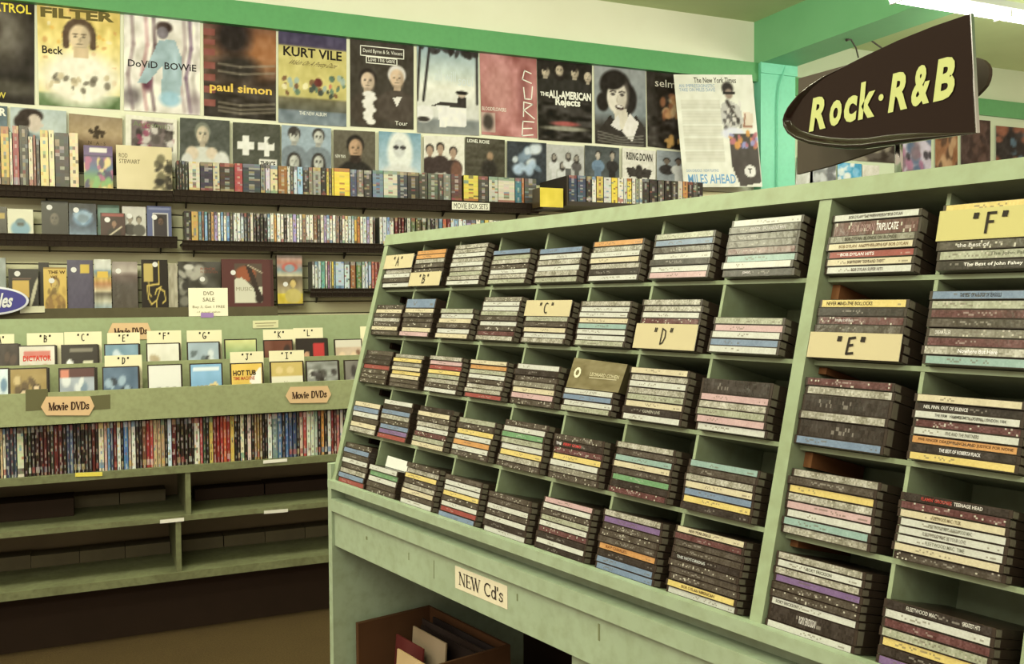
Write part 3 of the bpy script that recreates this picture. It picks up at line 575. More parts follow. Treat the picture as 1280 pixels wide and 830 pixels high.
# ---- spine-out and face-out goods
def spine_art(base, seed, n=17, wcol=3):
    r = random.Random(seed); a = Art(wcol, n, base); lum = sum(base) / 3
    acc = [(60, 50, 42), (150, 60, 50), (70, 110, 150), (200, 160, 70), (90, 130, 100)] if lum > 120 else [(206, 200, 176), (190, 170, 110), (170, 80, 66), (140, 150, 150)]
    for k in range(n):
        if r.random() < (.36 if lum > 150 else .55): a.a[k, 1] = a.a[k, 1] * .45 + A(r.choice(acc[:1] * 4 + acc)) * .55
        if r.random() < .12: a.a[k, r.choice((0, 2))] = A(r.choice(acc)) * .6 + A(base) * .4
    if r.random() < .5: a.a[0:2] = a.a[0:2] * .4 + A(r.choice(acc)) * .6
    if r.random() < .4: a.a[n - 3:n - 1] = a.a[n - 3:n - 1] * .4 + A(r.choice(acc)) * .6
    a.a += nrg.uniform(-9, 9, a.a.shape); a.flat = True; return a
def spine_case(name, xa, xb, z0, h, yf, depth, base, lab, cat, group, seed, gap=.0012, side=None, art=None, lean=0.0):
    P = Panel((xa + gap, yf, z0), (xb - gap, yf, z0), (xb - gap + lean, yf, z0 + h), (xa + gap + lean, yf, z0 + h))
    if side is None: side = tuple(c * .45 for c in base)
    return tag(sheet(name, P, art or spine_art(base, seed), depth, side, m='gloss'), lab, cat, group)
def row(name, cat, group, items, yf, z0, depth, lab, hpx=None, h=.19, gap=.0012, x_of=None):
    """items: (px0, px1, colour[, height])"""
    n = 0; names = {}
    for it in items:
        n += 1; xa, xb = at(it[0], 250, yf)[0], at(it[1], 250, yf)[0]
        hh = (it[3] if len(it) > 3 else h) + rng.uniform(-.003, .002)
        spine_case(name, xa, xb, z0, hh, yf + rng.uniform(0, .004), depth, it[2], lab(colname(it[2]), n), cat, group, name + str(n) + str(z0), gap)
def zc(x, k=.2534, o=200): return o + x * k
# row 1 right: box sets
BX = [(85, 97, (58, 56, 44)), (97, 111, (60, 56, 46)), (111, 126, (58, 56, 44)), (126, 141, (66, 62, 50)), (144, 199, (206, 196, 160)), (201, 262, (70, 62, 70)), (263, 297, (196, 184, 140)), (298, 368, (76, 62, 50)), (370, 410, (176, 72, 70)), (411, 497, (66, 70, 72)), (498, 520, (140, 136, 116)), (522, 545, (206, 190, 190)), (546, 582, (212, 196, 140)), (585, 630, (150, 96, 44)), (630, 644, (206, 200, 174)), (645, 660, (80, 74, 64)), (661, 678, (190, 200, 196)), (679, 706, (150, 186, 200)), (708, 735, (54, 46, 40)), (736, 755, (130, 120, 96)), (756, 795, (150, 148, 126)), (796, 822, (40, 32, 26)), (823, 835, (206, 180, 70)), (836, 848, (90, 80, 60)), (849, 859, (214, 190, 60)), (860, 938, (232, 200, 50)), (940, 972, (70, 76, 96)), (973, 1006, (112, 100, 84)), (1008, 1046, (60, 54, 50)), (1050, 1103, (110, 128, 140)), (1104, 1172, (200, 192, 158))]
BX = [(zc(x0), zc(x1), c) for x0, x1, c in BX]
BX2 = [(157, 193, (56, 60, 66)), (194, 234, (44, 36, 30)), (235, 264, (66, 60, 46)), (265, 300, (86, 90, 70)), (301, 318, (70, 62, 52)), (319, 345, (120, 116, 96)), (346, 383, (92, 56, 48)), (389, 440, (216, 190, 60)), (441, 474, (70, 62, 50)), (476, 508, (190, 184, 156)), (509, 567, (206, 194, 160)), (568, 590, (70, 120, 126)), (591, 600, (180, 110, 60)), (601, 642, (96, 92, 80))]
BX += [(440 + x0 * .3594, 440 + x1 * .3594, c) for x0, x1, c in BX2]
row('box_set', 'movie box', 'movie box sets on the top shelf', BX, 5.86, SH['1R'], .12, lambda c, n: f'{c} movie box, {ordn(n)} from the left along the top right shelf', h=.19)
# a yellow box lying forward
YY = 5.63; zy = Z(690, 259, YY); P = rectpanel(at(675, 250, YY)[0], at(704, 250, YY)[0], zy, Z(690, 235, YY), YY); tag(sheet('box_set', P, Art(8, 8, (222, 196, 50)).noise(14, 4), .12, (80, 66, 40), m='gloss'), 'bright yellow box alone between the two movie shelves', 'movie box', 'movie box sets on the top shelf')
b = MB(); b.box((at(678, 250, YY)[0], YY - .01, zy - .012), (at(703, 250, YY)[0], 5.80, zy - .0006)); b.box((X(674) + .004, 5.80, zy - .012), (X(674) + .016, YW - .002, zy - .0006)); tag(b.build('wire_shelf', 'wire'), 'small black shelf bracket under the yellow box', 'shelf', 'black wire shelves on the slat wall')
BX3 = [(755, 783, (60, 70, 84)), (785, 814, (70, 80, 92)), (816, 835, (66, 58, 48)), (836, 850, (216, 210, 184)), (851, 874, (206, 180, 80)), (876, 902, (200, 196, 176)), (903, 924, (226, 196, 60)), (925, 944, (220, 212, 180)), (945, 957, (200, 196, 170)), (958, 973, (222, 196, 70)), (975, 987, (216, 208, 180)), (988, 999, (150, 150, 120)), (1000, 1010, (206, 200, 172)), (1011, 1034, (66, 58, 48)), (1036, 1062, (60, 54, 46)), (1065, 1086, (90, 84, 70)), (1088, 1110, (54, 46, 38)), (1111, 1132, (66, 56, 46)), (1134, 1150, (190, 180, 150)), (1151, 1168, (190, 130, 70)), (1169, 1186, (60, 52, 44)), (1187, 1203, (90, 84, 70)), (1204, 1222, (50, 42, 36))]
row('box_set', 'movie box', 'movie boxes on the tray shelf', [(440 + x0 * .3594, 440 + x1 * .3594, c) for x0, x1, c in BX3], 5.61, z4 + .0006, .12, lambda c, n: f'{c} movie box, {ordn(n)} from the left on the tray shelf above the rack', h=.175)
# shelf tag
P = pxpanel([(565, 252), (612, 254), (612, 263), (565, 262)], 5.80); o = tag(sheet('shelf_sign', P, (226, 222, 190), .003), 'small cream shelf sign with hand lettering below the box sets', 'sign'); letter(o, P, 'MOVIE BOX SETS', (.05, .15, .95, .85), (40, 34, 28))
# row 2 right: dvds
def pick(r, pal): return pal[r.randrange(len(pal))]
PW = [(226, 224, 200), (216, 216, 194), (230, 222, 190), (206, 212, 194), (216, 206, 176), (196, 206, 196)]
PM = [(150, 180, 196), (196, 150, 90), (150, 120, 100), (90, 84, 70), (170, 150, 180), (120, 150, 140)]
D2 = []; r = random.Random(3)
fixed = {0: (66, 60, 52), 1: (196, 156, 80), 2: (120, 150, 140), 3: (130, 90, 70), 4: (140, 176, 200), 11: (130, 170, 200), 16: (90, 90, 84), 17: (70, 66, 60), 19: (70, 62, 54), 20: (60, 54, 48), 21: (66, 60, 52), 22: (58, 52, 46), 25: (200, 150, 80), 28: (60, 52, 44), 31: (170, 150, 190), 37: (130, 96, 66), 45: (80, 74, 60), 50: (214, 170, 70), 51: (190, 120, 60)}
x = 229.5; i = 0
while x < 464:
    wd = (9.0 if i in (0, 1) else 3.3 + r.random() * 1.6); D2.append((x, x + wd, fixed.get(i, pick(r, PW) if r.random() < .8 else pick(r, PM)))); x += wd; i += 1
D2.append((466, 469, (70, 60, 50)))
row('dvd_case', 'dvd', 'cases in the second row, left run', D2, 5.85, SH['2R'], .135, lambda c, n: f'{c} case spine, {ordn(n)} from the left on the long second shelf', h=.188, gap=.0022)
D2b = [(474, 478, (206, 204, 180)), (478, 483, (196, 200, 190)), (483, 487, (150, 170, 190)), (487, 492, (210, 204, 176)), (493, 497, (110, 40, 40)), (497.5, 501, (80, 36, 34)), (501.5, 505, (110, 44, 42)), (505.5, 508, (50, 40, 34)), (508.5, 513, (190, 190, 160)), (513.5, 519, (90, 100, 60)), (519.5, 526, (86, 80, 48)), (526.5, 533, (86, 82, 48)), (534, 538, (110, 106, 86)), (538.5, 543, (60, 54, 46)), (543.5, 548, (120, 116, 100)), (548.5, 553, (90, 130, 140)), (553.5, 558, (190, 100, 60))]
x = 558.5
while x < 676:
    wd = 4 + r.random() * 2; D2b.append((x, x + wd, pick(r, PW + PM + [(110, 40, 40), (50, 42, 36), (214, 190, 80)]))); x += wd + .3
row('dvd_case', 'dvd', 'cases in the second row, right run', D2b, 5.85, SH['2R'], .135, lambda c, n: f'{c} case spine, {ordn(n)} of the run right of the gap, second shelf', h=.188, gap=.0018)
# row 3 right
D3 = [(389, 392, (214, 210, 186)), (392.3, 396, (206, 206, 180)), (396.3, 400, (190, 200, 186)), (400.3, 405, (110, 170, 140)), (405.3, 408, (206, 200, 176)), (408.3, 411, (130, 90, 120)), (411.3, 413, (206, 196, 170)), (413.3, 416, (214, 190, 80)), (416.3, 418, (150, 180, 190)), (418.3, 429, (180, 196, 196)), (429.3, 436, (190, 204, 190)), (437, 443.5, (150, 100, 56)), (444.3, 451, (90, 120, 60)), (451.5, 455, (206, 206, 190)), (455.3, 459, (190, 200, 196)), (459.3, 463, (170, 186, 200)), (463.3, 467, (190, 110, 84)), (467.3, 471, (160, 76, 60)), (471.3, 477, (120, 60, 52)), (477.3, 484, (200, 196, 170)), (484.3, 490, (90, 100, 120))]
row('dvd_case', 'dvd', 'cases on the short third shelf', D3, 5.85, SH['3R'], .135, lambda c, n: f'{c} case spine, {ordn(n)} from the left on the short low shelf', h=.186, gap=.0016)
# row 1 left: books
BK = [(-34, -22, (206, 180, 110), 57), (-21, -12, (130, 110, 90), 55), (-11, 2, (90, 60, 46), 56), (2.3, 13, (200, 164, 70), 65), (13.3, 17, (210, 196, 160), 60), (17.3, 25.5, (150, 44, 50), 66), (25.7, 36.7, (52, 38, 30), 67), (36.9, 42.4, (206, 192, 150), 56), (42.6, 46.3, (130, 70, 50), 58), (46.5, 51, (60, 46, 36), 54), (51.5, 62, (216, 196, 120), 64), (62.3, 69.5, (220, 204, 150), 64), (70, 87.5, (66, 58, 50), 62), (88, 99.5, (214, 192, 140), 63)]
row('book', 'book', 'books on the upper left shelf', [(a_, b_, c, (h_) * 5.86 / FPX * 1.03) for a_, b_, c, h_ in BK], 5.86, SH['1L'], .16, lambda c, n: f'{c} book spine, {ordn(n)} from the left on the upper left shelf', gap=.0015)
def faceout(px0, px1, ytop, zb, y, art, lab, cat, name, depth=.02, texts=(), group=None, side=(70, 60, 48), m='gloss'):
    xa, xb = at(px0, 300, y)[0], at(px1, 300, y)[0]; zt = Z((px0 + px1) / 2, ytop, y); zb = zb + depth * .012 / (zt - zb) + .0006
    P = rectpanel(xa, xb, zb, zt, y, .012); o = tag(sheet(name, P, art, depth, side, m=m), lab, cat, group)
    for t in texts: letter(o, P, *t[:3], **(t[3] if len(t) > 3 else {}))
    return o, P
a = Art(24, 32).vgrad([(0, (90, 60, 110)), (.3, (110, 80, 120)), (.5, (80, 110, 130)), (.7, (110, 150, 80)), (1, (190, 140, 70))]); a.blobs(26, [(214, 180, 80), (120, 170, 90), (180, 90, 120), (70, 60, 90), (220, 200, 120)], (.05, .14), (0, .3, 1, 1), .4); a.rect(.2, .04, .8, .16, (220, 210, 190)); a.rect(0, .2, 1, .24, (70, 50, 90))
faceout(107, 143, 182, SH['1L'], 5.9, a, 'colourful purple game box with a bright landscape, right of the books', 'box', 'game_box', .05)
a = Art(36, 30, (214, 196, 140)); a.noise(5, 6); a.blobs(22, [(60, 50, 36), (110, 100, 66), (40, 34, 26)], (.03, .1), (.68, .18, 1, .98), .5)
faceout(147.5, 217, 182.5, SH['1L'], 5.92, a, 'wide beige box set with a dark leafy portrait at its right', 'box set', 'record_box', .03, [('ROD', (.05, .74, .2, .83), (90, 76, 50)), ('STEWART', (.05, .62, .42, .71), (90, 76, 50))])
# row 2 left: face out
def fo2(px0, px1, yt, art, lab, y=5.9, texts=(), **k): return faceout(px0, px1, yt, SH['2L'], y, art, lab, 'box set', 'music_box', .025, texts, 'face-out sets on the second left shelf', **k)
def sticker(o, P, u, v, r=.0155, col=(226, 222, 204)):
    b = MB(); b.quad([P.pt(u + r / P.w * math.cos(t), v + r / P.h * math.sin(t), .0012) for t in np.linspace(0, 2 * math.pi, 13)[:-1]], col); b.build('price_sticker', 'ink', o)
a = Art(16, 22, (60, 50, 36)); a.rect(.1, .2, .9, .4, (170, 140, 50)); a.noise(14, 4); fo2(-16, 9, 258, a, 'dark box with a yellow band at the far left of its shelf')
a = Art(26, 30, (206, 200, 160)); a.ell(.5, .72, .38, .3, (110, 150, 160), .3); a.ell(.5, .5, .2, .16, (90, 116, 116), .3); a.rect(.4, .5, .6, .6, (60, 60, 50)); fo2(10, 42, 261, a, 'cream box with a round blue robot-like picture')
a = Art(26, 32, (48, 40, 32)); a.person(.48, .48, .2, (110, 96, 76), (40, 32, 26), (44, 36, 30), 'short', sh=False); o, P = fo2(52.5, 86, 251, a, 'black box with a dim face, third on its shelf'); sticker(o, P, .3, .82)
a = Art(26, 32).vgrad([(0, (44, 40, 44)), (.6, (60, 70, 84)), (1, (130, 150, 160))]); a.ell(.5, .42, .36, .24, (110, 140, 160), .4); a.ell(.5, .44, .2, .12, (60, 70, 80), .4); a.poly([(.1, .3), (.5, .22), (.9, .3), (.5, .66)], (150, 174, 180), .6); a.noise(14, 10); o, P = fo2(87, 121, 254, a, 'dark box with a pale blue star emblem'); sticker(o, P, .26, .8)
a = Art(20, 26, (120, 160, 130)); a.noise(14, 5); fo2(122.5, 150, 256, a, 'green box behind the dark red one', 5.95)
a = Art(26, 26, (70, 40, 34)); a.rect(.05, .02, .95, .14, (150, 70, 60)); a.person(.55, .42, .12, (150, 110, 80), (40, 30, 24), (50, 36, 30), 'short', feat=False); a.line([(.3, .95), (.85, .55)], .03, (206, 190, 150)); o, P = fo2(126, 157, 266, a, 'dark red box of a guitarist in front of a green one', 5.87); sticker(o, P, .28, .72)
a = Art(26, 32, (196, 190, 168)); a.noise(6, 6); a.person(.32, .4, .12, (150, 136, 110), (80, 70, 58), (70, 62, 54), 'short', feat=False); a.person(.7, .42, .12, (150, 136, 110), (80, 70, 58), (90, 84, 72), 'short', feat=False); o, P = fo2(153.5, 183, 258, a, 'pale box of two standing figures'); sticker(o, P, .3, .7)
a = Art(26, 32, (90, 96, 130)); a.rect(.22, .2, .86, .96, (206, 200, 184)); a.rect(.27, .24, .82, .93, (60, 50, 50)); a.person(.55, .45, .13, (110, 80, 62), (34, 28, 24), (50, 40, 44), 'short', sh=False); a.rect(.06, .04, .95, .12, (130, 136, 160)); o, P = fo2(184.5, 215, 257.5, a, 'blue box with a framed dark portrait at the shelf end'); sticker(o, P, .3, .66)
# row 3 left on the plastic ledge
def fo3(px0, px1, yt, art, lab, y=5.9, texts=(), cat='book', name='picture_book', depth=.025, **k): return faceout(px0, px1, yt, SH['3L'], y, art, lab, cat, name, depth, texts, 'face-out books and sets on the plastic ledge', **k)
a = Art(12, 30, (150, 156, 140)); a.noise(26, 6); fo3(-30, 6, 322, a, 'pale mottled book at the far left of the plastic ledge')
a = Art(28, 34, (44, 36, 28)); a.rect(.14, .3, .7, .72, (206, 164, 66)); a.rect(.14, .22, .76, .27, (110, 80, 60)); a.ell(.84, .6, .06, .4, (190, 180, 140), .3, .35); o, P = fo3(9, 46.5, 336, a, 'black book with a yellow panel and a feather'); sticker(o, P, .3, .88)
a = Art(14, 34, (50, 42, 34)); fo3(47, 60, 328, a, 'narrow black book behind the yellow one', 5.96)
a = Art(30, 40, (214, 176, 72)); a.person(.5, .42, .19, (206, 170, 80), (120, 84, 40), (150, 110, 50), 'short'); a.blobs(18, [(120, 90, 40), (190, 150, 60)], (.04, .12), (.1, .55, .9, 1), .5, .7); a.rect(0, 0, 1, .03, (150, 120, 50)); o, P = fo3(53, 82, 334, a, 'mustard yellow book with a printed head', 5.88, [('THE W', (.2, .84, .95, .92), (80, 56, 30), dict(bold=.03)), ('VAT', (.3, .74, .6, .8), (80, 56, 30), dict(bold=.03))]); sticker(o, P, .35, .68)
a = Art(24, 40, (88, 80, 96)); a.noise(6, 12); a.rect(.48, .1, .84, .28, (214, 180, 60)); o, P = fo3(83, 115.5, 325, a, 'plain slate purple book with a yellow square'); sticker(o, P, .25, .8)
a = Art(20, 40).vgrad([(0, (206, 204, 180)), (.2, (190, 190, 170)), (.24, (120, 150, 160)), (.4, (206, 170, 80)), (.5, (190, 130, 80)), (.64, (214, 196, 150)), (.7, (110, 100, 80)), (.85, (190, 184, 150)), (1, (130, 150, 150))]); a.noise(26, 7); a.rect(.2, .24, .8, .38, (222, 180, 60)); fo3(116.5, 138, 324, a, 'narrow multicoloured book beside the slate purple one', 5.88)
a = Art(30, 40).vgrad([(0, (150, 134, 116)), (.2, (190, 176, 154)), (.3, (110, 90, 78)), (.5, (92, 82, 70)), (1, (84, 74, 60))]); a.noise(10, 8); o, P = fo3(139, 171, 327, a, 'grey brown shrink-wrapped set in the ledge middle', 5.9, m='wrap'); sticker(o, P, .25, .8)
a = Art(30, 44, (40, 32, 26)); a.rect(.1, .08, .42, .46, (196, 170, 84))
g_ = (216, 186, 80); a.line([(.66, .04), (.66, .5), (.2, .54), (.24, .8), (.36, .92), (.56, .84), (.7, .6), (.86, .66), (.9, .84), (.78, .9)], .018, g_); a.line([(.26, .46), (.28, .7), (.36, .76)], .018, g_); a.line([(.5, .72), (.56, .62), (.74, .56)], .018, g_); a.line([(.55, .86), (.55, 1)], .012, g_)
o, P = fo3(176, 209, 324.5, a, 'black book with a yellow line drawing of tangled cords'); sticker(o, P, .52, .9)
a = Art(10, 40, (170, 160, 128)); a.noise(26, 8); fo3(209.5, 221, 329, a, 'thin mottled beige book right of the black one')
a = Art(40, 40, (72, 68, 56)); a.noise(22, 6); a.blobs(18, [(176, 170, 146), (50, 46, 40), (130, 126, 106)], (.05, .14), (0, .05, .6, .95), .5); a.ell(.25, .12, .12, .06, (206, 200, 176), .4); o, P = fo3(222, 275.5, 327, a, 'large dark record set with a smudged photo', 5.92, [('ROCK', (.52, .82, .88, .87), (150, 80, 60)), ('IN ROTATION', (.52, .75, .92, .8), (130, 76, 56))], cat='box set', name='record_box', m='wrap'); sticker(o, P, .56, .62)
a = Art(44, 40, (96, 52, 46)); a.rect(.24, .1, .79, .9, (92, 76, 60)); a.ell(.46, .3, .2, .16, (160, 84, 50), .3); a.poly([(.24, .42), (.38, .38), (.52, .5), (.6, .6), (.79, .56), (.79, .9), (.24, .9)], (212, 206, 172)); a.poly([(.46, .12), (.56, .12), (.76, .74), (.66, .78)], (60, 46, 38)); a.ell(.72, .82, .08, .1, (54, 42, 36), .4); a.line([(.5, .12), (.78, .28)], .01, (206, 190, 150)); a.line([(.97, 0), (.97, 1)], .02, (70, 38, 34))
o, P = fo3(276.5, 341, 324, a, 'large maroon music book with a violin picture', 5.9, [('MUSIC', (.27, .34, .58, .42), (150, 140, 110))], cat='book', name='picture_book', depth=.04); sticker(o, P, .22, .72)
a = Art(26, 46).vgrad([(0, (206, 196, 170)), (.15, (196, 130, 100)), (.3, (120, 140, 140)), (.42, (214, 200, 150)), (.45, (110, 96, 70)), (.62, (150, 130, 90)), (.78, (190, 170, 110)), (.8, (222, 196, 50)), (1, (206, 176, 50))]); a.ell(.5, .25, .32, .1, (200, 100, 80), .3); a.ell(.5, .27, .2, .08, (140, 160, 160), .3); a.person(.62, .58, .14, (214, 184, 100), (110, 90, 50), (200, 180, 90), 'short', feat=False); a.noise(14, 9)
o, P = faceout(346, 377.5, 319, Z(360, 380, 5.92), 5.92, a, 'tall slim yellow and cream box hanging alone', 'box set', 'tall_box', .05); sticker(o, P, .32, .4)
b = MB(); b.box((P.c[0][0], 5.9, P.c[0][2] - .012), (P.c[1][0], YW - .002, P.c[0][2] - .001)); tag(b.build('wire_shelf', 'wire'), 'tiny black shelf under the tall yellow box', 'shelf', 'black wire shelves on the slat wall')

# ================================================================== GONDOLA (movie bins)
GX0, GX1, GY, GB = -.75, 1.75, 3.95, 4.40
g = empty('display_gondola', ((GX0 + GX1) / 2, (GY + GB) / 2, 0)); tag(g, 'long pale green movie bin unit with two face-out tiers and low shelves', 'shelf unit')
def gb(name, lo, hi, m='bin'): b = MB(); b.box(lo, hi); return b.build(name, m, g)
gb('back_panel', (GX0, GB, .0), (GX1, GB + .02, 1.294), 'backboard')
gb('bin_front', (GX0, GY - .02, .898), (GX1, GY, 1.02))
gb('bin_floor', (GX0, GY, .898), (GX1, GB, .912))
gb('tier_board', (GX0, 4.125, .913), (GX1, 4.14, 1.115))
gb('tier_floor', (GX0, 4.14, .985), (GX1, GB, 1.0))
gb('shelf', (GX0, GY - .005, .672), (GX1, GB, .70), 'grime_shade'); gb('shelf', (GX0, GY - .005, .478), (GX1, GB, .50), 'grime_shade'); gb('shelf', (GX0, GY - .012, .24), (GX1, GB, .272), 'grime_shade')
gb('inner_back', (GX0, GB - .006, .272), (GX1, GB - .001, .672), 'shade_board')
gb('upright', (.306, GY, .50), (.326, GB - .006, .672), 'grime_shade'); gb('upright', (.266, GY, .272), (.286, GB - .006, .478), 'grime_shade')
for x in (GX0 + .001, GX1 - .021): gb('side_panel', (x, GY + .001, .0), (x + .02, GB, .88))
gb('kick_board', (GX0 + .03, 4.06, 0), (GX1 - .03, 4.08, .24), 'kick')
for (q, c) in (([(94, 591), (128, 590), (128, 595), (94, 596)], (214, 196, 80)), ([(329, 575.5), (359, 573), (359, 577), (329, 579.5)], (220, 214, 190)), ([(200, 650), (230, 647), (230, 651.5), (200, 654.5)], (220, 214, 190)), ([(330, 638.5), (360, 636), (360, 640), (330, 642.5)], (210, 204, 180))):
    P = pxpanel(q, GY - .0075); sheet('shelf_label', P, c, .001, parent=g)
for (q) in ([(32, 487), (60, 486), (60, 512), (32, 514)], [(112, 495), (138, 493), (138, 511), (112, 513)]):
    P = pxpanel(q, GY - .0208); sheet('tape_stain', P, (96, 92, 60), .0006, parent=g)
# hexagonal tags
def hextag(q, y, lab, text):
    P = pxpanel(q, y); b = MB(); pts = [(.0, .5), (.1, .08), (.9, .0), (1, .45), (.92, .95), (.1, 1)]
    b.quad([P.pt(u, v) for u, v in pts], (206, 172, 124)); b.quad([P.pt(u, v, -.003) for u, v in pts][::-1], (190, 160, 116))
    for i in range(6): p, q_ = pts[i], pts[(i + 1) % 6]; b.quad([P.pt(*p), P.pt(*p, -.003), P.pt(*q_, -.003), P.pt(*q_)], (190, 160, 116))
    o = tag(b.build('paper_tag', 'print'), lab, 'sign', 'movie paper tags'); serif(o, P, text, (.14, .33, .9, .68), .0055, (60, 36, 26)); return o
hextag([(51, 496), (118, 494), (118, 519), (51, 521.5)], GY - .0245, 'peach hexagonal paper tag on the left of the bin front', 'Movie DVDs')
hextag([(357, 484), (414, 481), (414, 503), (357, 506)], GY - .0245, 'peach hexagonal paper tag on the right of the bin front', 'Movie DVDs')
hextag([(135, 404), (189, 402.5), (189, 424), (135, 426)], GB - .004, 'peach paper tag on the backboard behind the E card', 'Movie DVDs')
P = pxpanel([(316, 401), (348, 400), (348, 409.5), (316, 410.5)], GB - .003); o = tag(sheet('notice', P, (206, 200, 150), .002), 'thin pale notice strip on the green backboard', 'sign')
strokes(o, P, [[(.1, .65), (.9, .65)], [(.15, .3), (.8, .3)]], .004, (150, 140, 100))
# card standing on the top of the backboard
P = pxpanel([(235, 360), (285, 360.5), (285, 388), (236, 389.5)], GB + .005); P = rectpanel(P.c[0][0], P.c[1][0], 1.296, P.c[3][2], GB + .006)
o = tag(sheet('sale_sign', P, (224, 216, 180), .006), 'cream sale notice standing on the backboard edge', 'sign')
letter(o, P, 'DVD', (.38, .74, .64, .88), (90, 84, 50)); letter(o, P, 'SALE', (.36, .52, .66, .66), (90, 84, 50)); letter(o, P, 'Buy 3, Get 1 FREE', (.1, .26, .92, .38), (120, 110, 70)); letter(o, P, 'of equal value', (.2, .1, .8, .18), (140, 130, 90))
P2 = pxpanel([(251, 391), (267, 391), (267, 397), (251, 397)], GB - .002); tag(sheet('tape_strip', P2, (150, 120, 160), .001), 'purple tape strip below the sale notice', 'tape')
# dvd row under the bin
rowz = [(0, 12, (190, 160, 110)), (13, 25, (206, 196, 160)), (26, 44, (60, 62, 72)), (45, 60, (70, 66, 66)), (61, 75, (58, 66, 74)), (76, 107, (190, 192, 150)), (108, 125, (44, 34, 26)), (126, 140, (60, 60, 40)), (141, 158, (40, 30, 24)), (159, 178, (52, 34, 28)), (179, 196, (60, 36, 30)), (197, 212, (80, 34, 28)), (213, 226, (52, 32, 26)), (227, 242, (60, 52, 40)), (243, 262, (96, 36, 30)), (263, 282, (70, 38, 32)), (283, 300, (44, 34, 28)), (301, 314, (64, 70, 86)), (315, 330, (86, 96, 110)), (331, 345, (42, 32, 26)), (346, 364, (60, 54, 46)), (365, 383, (42, 32, 26)), (384, 398, (60, 52, 44)), (399, 414, (60, 52, 44)), (415, 430, (84, 36, 30)), (431, 444, (44, 34, 28)), (445, 469, (206, 196, 156)), (470, 484, (190, 150, 130)), (485, 497, (110, 150, 176)), (498, 512, (56, 66, 84)), (513, 527, (100, 40, 34)), (528, 545, (200, 204, 180)), (546, 557, (42, 34, 28)), (558, 579, (74, 110, 150)), (580, 593, (196, 170, 150)), (594, 612, (206, 206, 180)), (613, 628, (56, 44, 36)), (629, 641, (50, 40, 34)), (642, 660, (110, 70, 44)), (661, 676, (150, 48, 44)), (677, 692, (170, 64, 54)), (693, 709, (190, 160, 110)), (710, 726, (180, 150, 104)), (727, 744, (170, 140, 96)), (745, 756, (52, 42, 34)), (757, 775, (190, 200, 200)), (776, 796, (84, 34, 30)), (797, 814, (48, 36, 26)), (815, 832, (50, 38, 28)), (833, 850, (46, 36, 26)), (851, 866, (46, 36, 26))]
G = [(a_ * .2771, b_ * .2771, c) for a_, b_, c in rowz]
rz2 = [(72, 82, (46, 36, 28)), (83, 108, (206, 200, 170)), (109, 122, (170, 70, 64)), (123, 136, (56, 66, 44)), (137, 150, (44, 36, 28)), (151, 168, (190, 164, 70)), (169, 184, (110, 40, 34)), (185, 199, (150, 44, 38)), (200, 214, (160, 52, 40)), (215, 229, (190, 80, 44)), (230, 245, (150, 44, 38)), (246, 264, (196, 164, 70)), (265, 278, (44, 34, 26)), (279, 290, (52, 40, 30)), (291, 308, (206, 196, 150)), (309, 322, (44, 36, 28)), (323, 340, (206, 180, 160)), (341, 354, (44, 36, 28)), (355, 366, (140, 104, 60)), (367, 378, (150, 116, 64)), (379, 390, (120, 90, 54)), (391, 402, (44, 36, 28)), (403, 414, (48, 38, 30)), (415, 434, (206, 204, 180)), (435, 459, (110, 126, 116)), (460, 480, (80, 106, 134)), (481, 494, (50, 44, 40)), (495, 509, (70, 100, 140)), (510, 526, (64, 78, 104)), (527, 545, (56, 66, 90)), (546, 558, (44, 36, 30)), (559, 574, (196, 170, 140)), (575, 590, (170, 70, 58)), (591, 608, (206, 204, 170)), (609, 625, (196, 200, 160)), (626, 640, (170, 180, 150)), (641, 655, (46, 38, 30)), (656, 669, (206, 140, 60)), (670, 684, (50, 40, 32)), (685, 700, (200, 196, 170)), (701, 713, (130, 50, 44)), (714, 725, (80, 40, 34)), (726, 740, (190, 110, 96)), (741, 755, (200, 190, 164)), (756, 768, (60, 48, 40)), (769, 784, (90, 84, 100)), (785, 800, (170, 150, 110)), (801, 816, (46, 38, 32))]
G += [(220 + a_ * .2772, 220 + b_ * .2772, c) for a_, b_, c in rz2]
ex = 0; Gx = [(-44 + 4.4 * k, -44 + 4.4 * k + 4.2, pick(r, [(44, 36, 28), (90, 40, 34), (190, 180, 150), (60, 66, 80)])) for k in range(10)]
n = 0
for a_, b_, c in Gx + G:
    n += 1; xa, xb = at(a_, 560, 3.967)[0], at(b_, 560, 3.967)[0]
    spine_case('dvd_case', xa, xb, .7005, .19 + rng.uniform(-.002, .0), 3.967 + rng.uniform(0, .005), .135, c, f'{colname(c)} case spine, {ordn(n)} from left in the row below the bins', 'dvd', 'dvd spines below the bins', 'g%d' % n, .001, (44, 36, 30))
# face-out dvds in both tiers
def gface(px0, px1, ytop, tier, art, lab, texts=(), side=(48, 38, 30), y=None):
    y = y or (3.985 if tier == 0 else 4.175); zb = .914 if tier == 0 else 1.002
    xa, xb = at(px0, 450, y)[0], at(px1, 450, y)[0]; zt = at((px0 + px1) / 2, ytop + 2.2, y)[2]
    h = max(zt - zb, .1); P0 = rectpanel(xa - .005, xb + .005, zb, zt + .001, y, h * .14); o = tag(sheet('dvd_case', P0, tuple(side), .014, side, m='gloss'), lab, 'dvd', 'face-out dvds in the bins')
    P = P0.sub(.035, 0.0, .965, .975, .0006); b = MB(); b.grid(P, art.out()); b.build('cover', 'gloss', o)
    for t in texts: letter(o, P, *t[:3], **(t[3] if len(t) > 3 else {}))
    # the next case standing behind it
    d = rng.uniform(.004, .012); P3 = rectpanel(xa - .002 + d, xb + .002 + d, zb, zt - .002, y + .016, h * .14); tag(sheet('dvd_case', P3, (50, 40, 32), .014, (50, 40, 32), m='gloss'), 'dark case tucked behind the ' + lab.split(',')[0], 'dvd', 'dvds tucked behind the face-out ones')
    return o, P
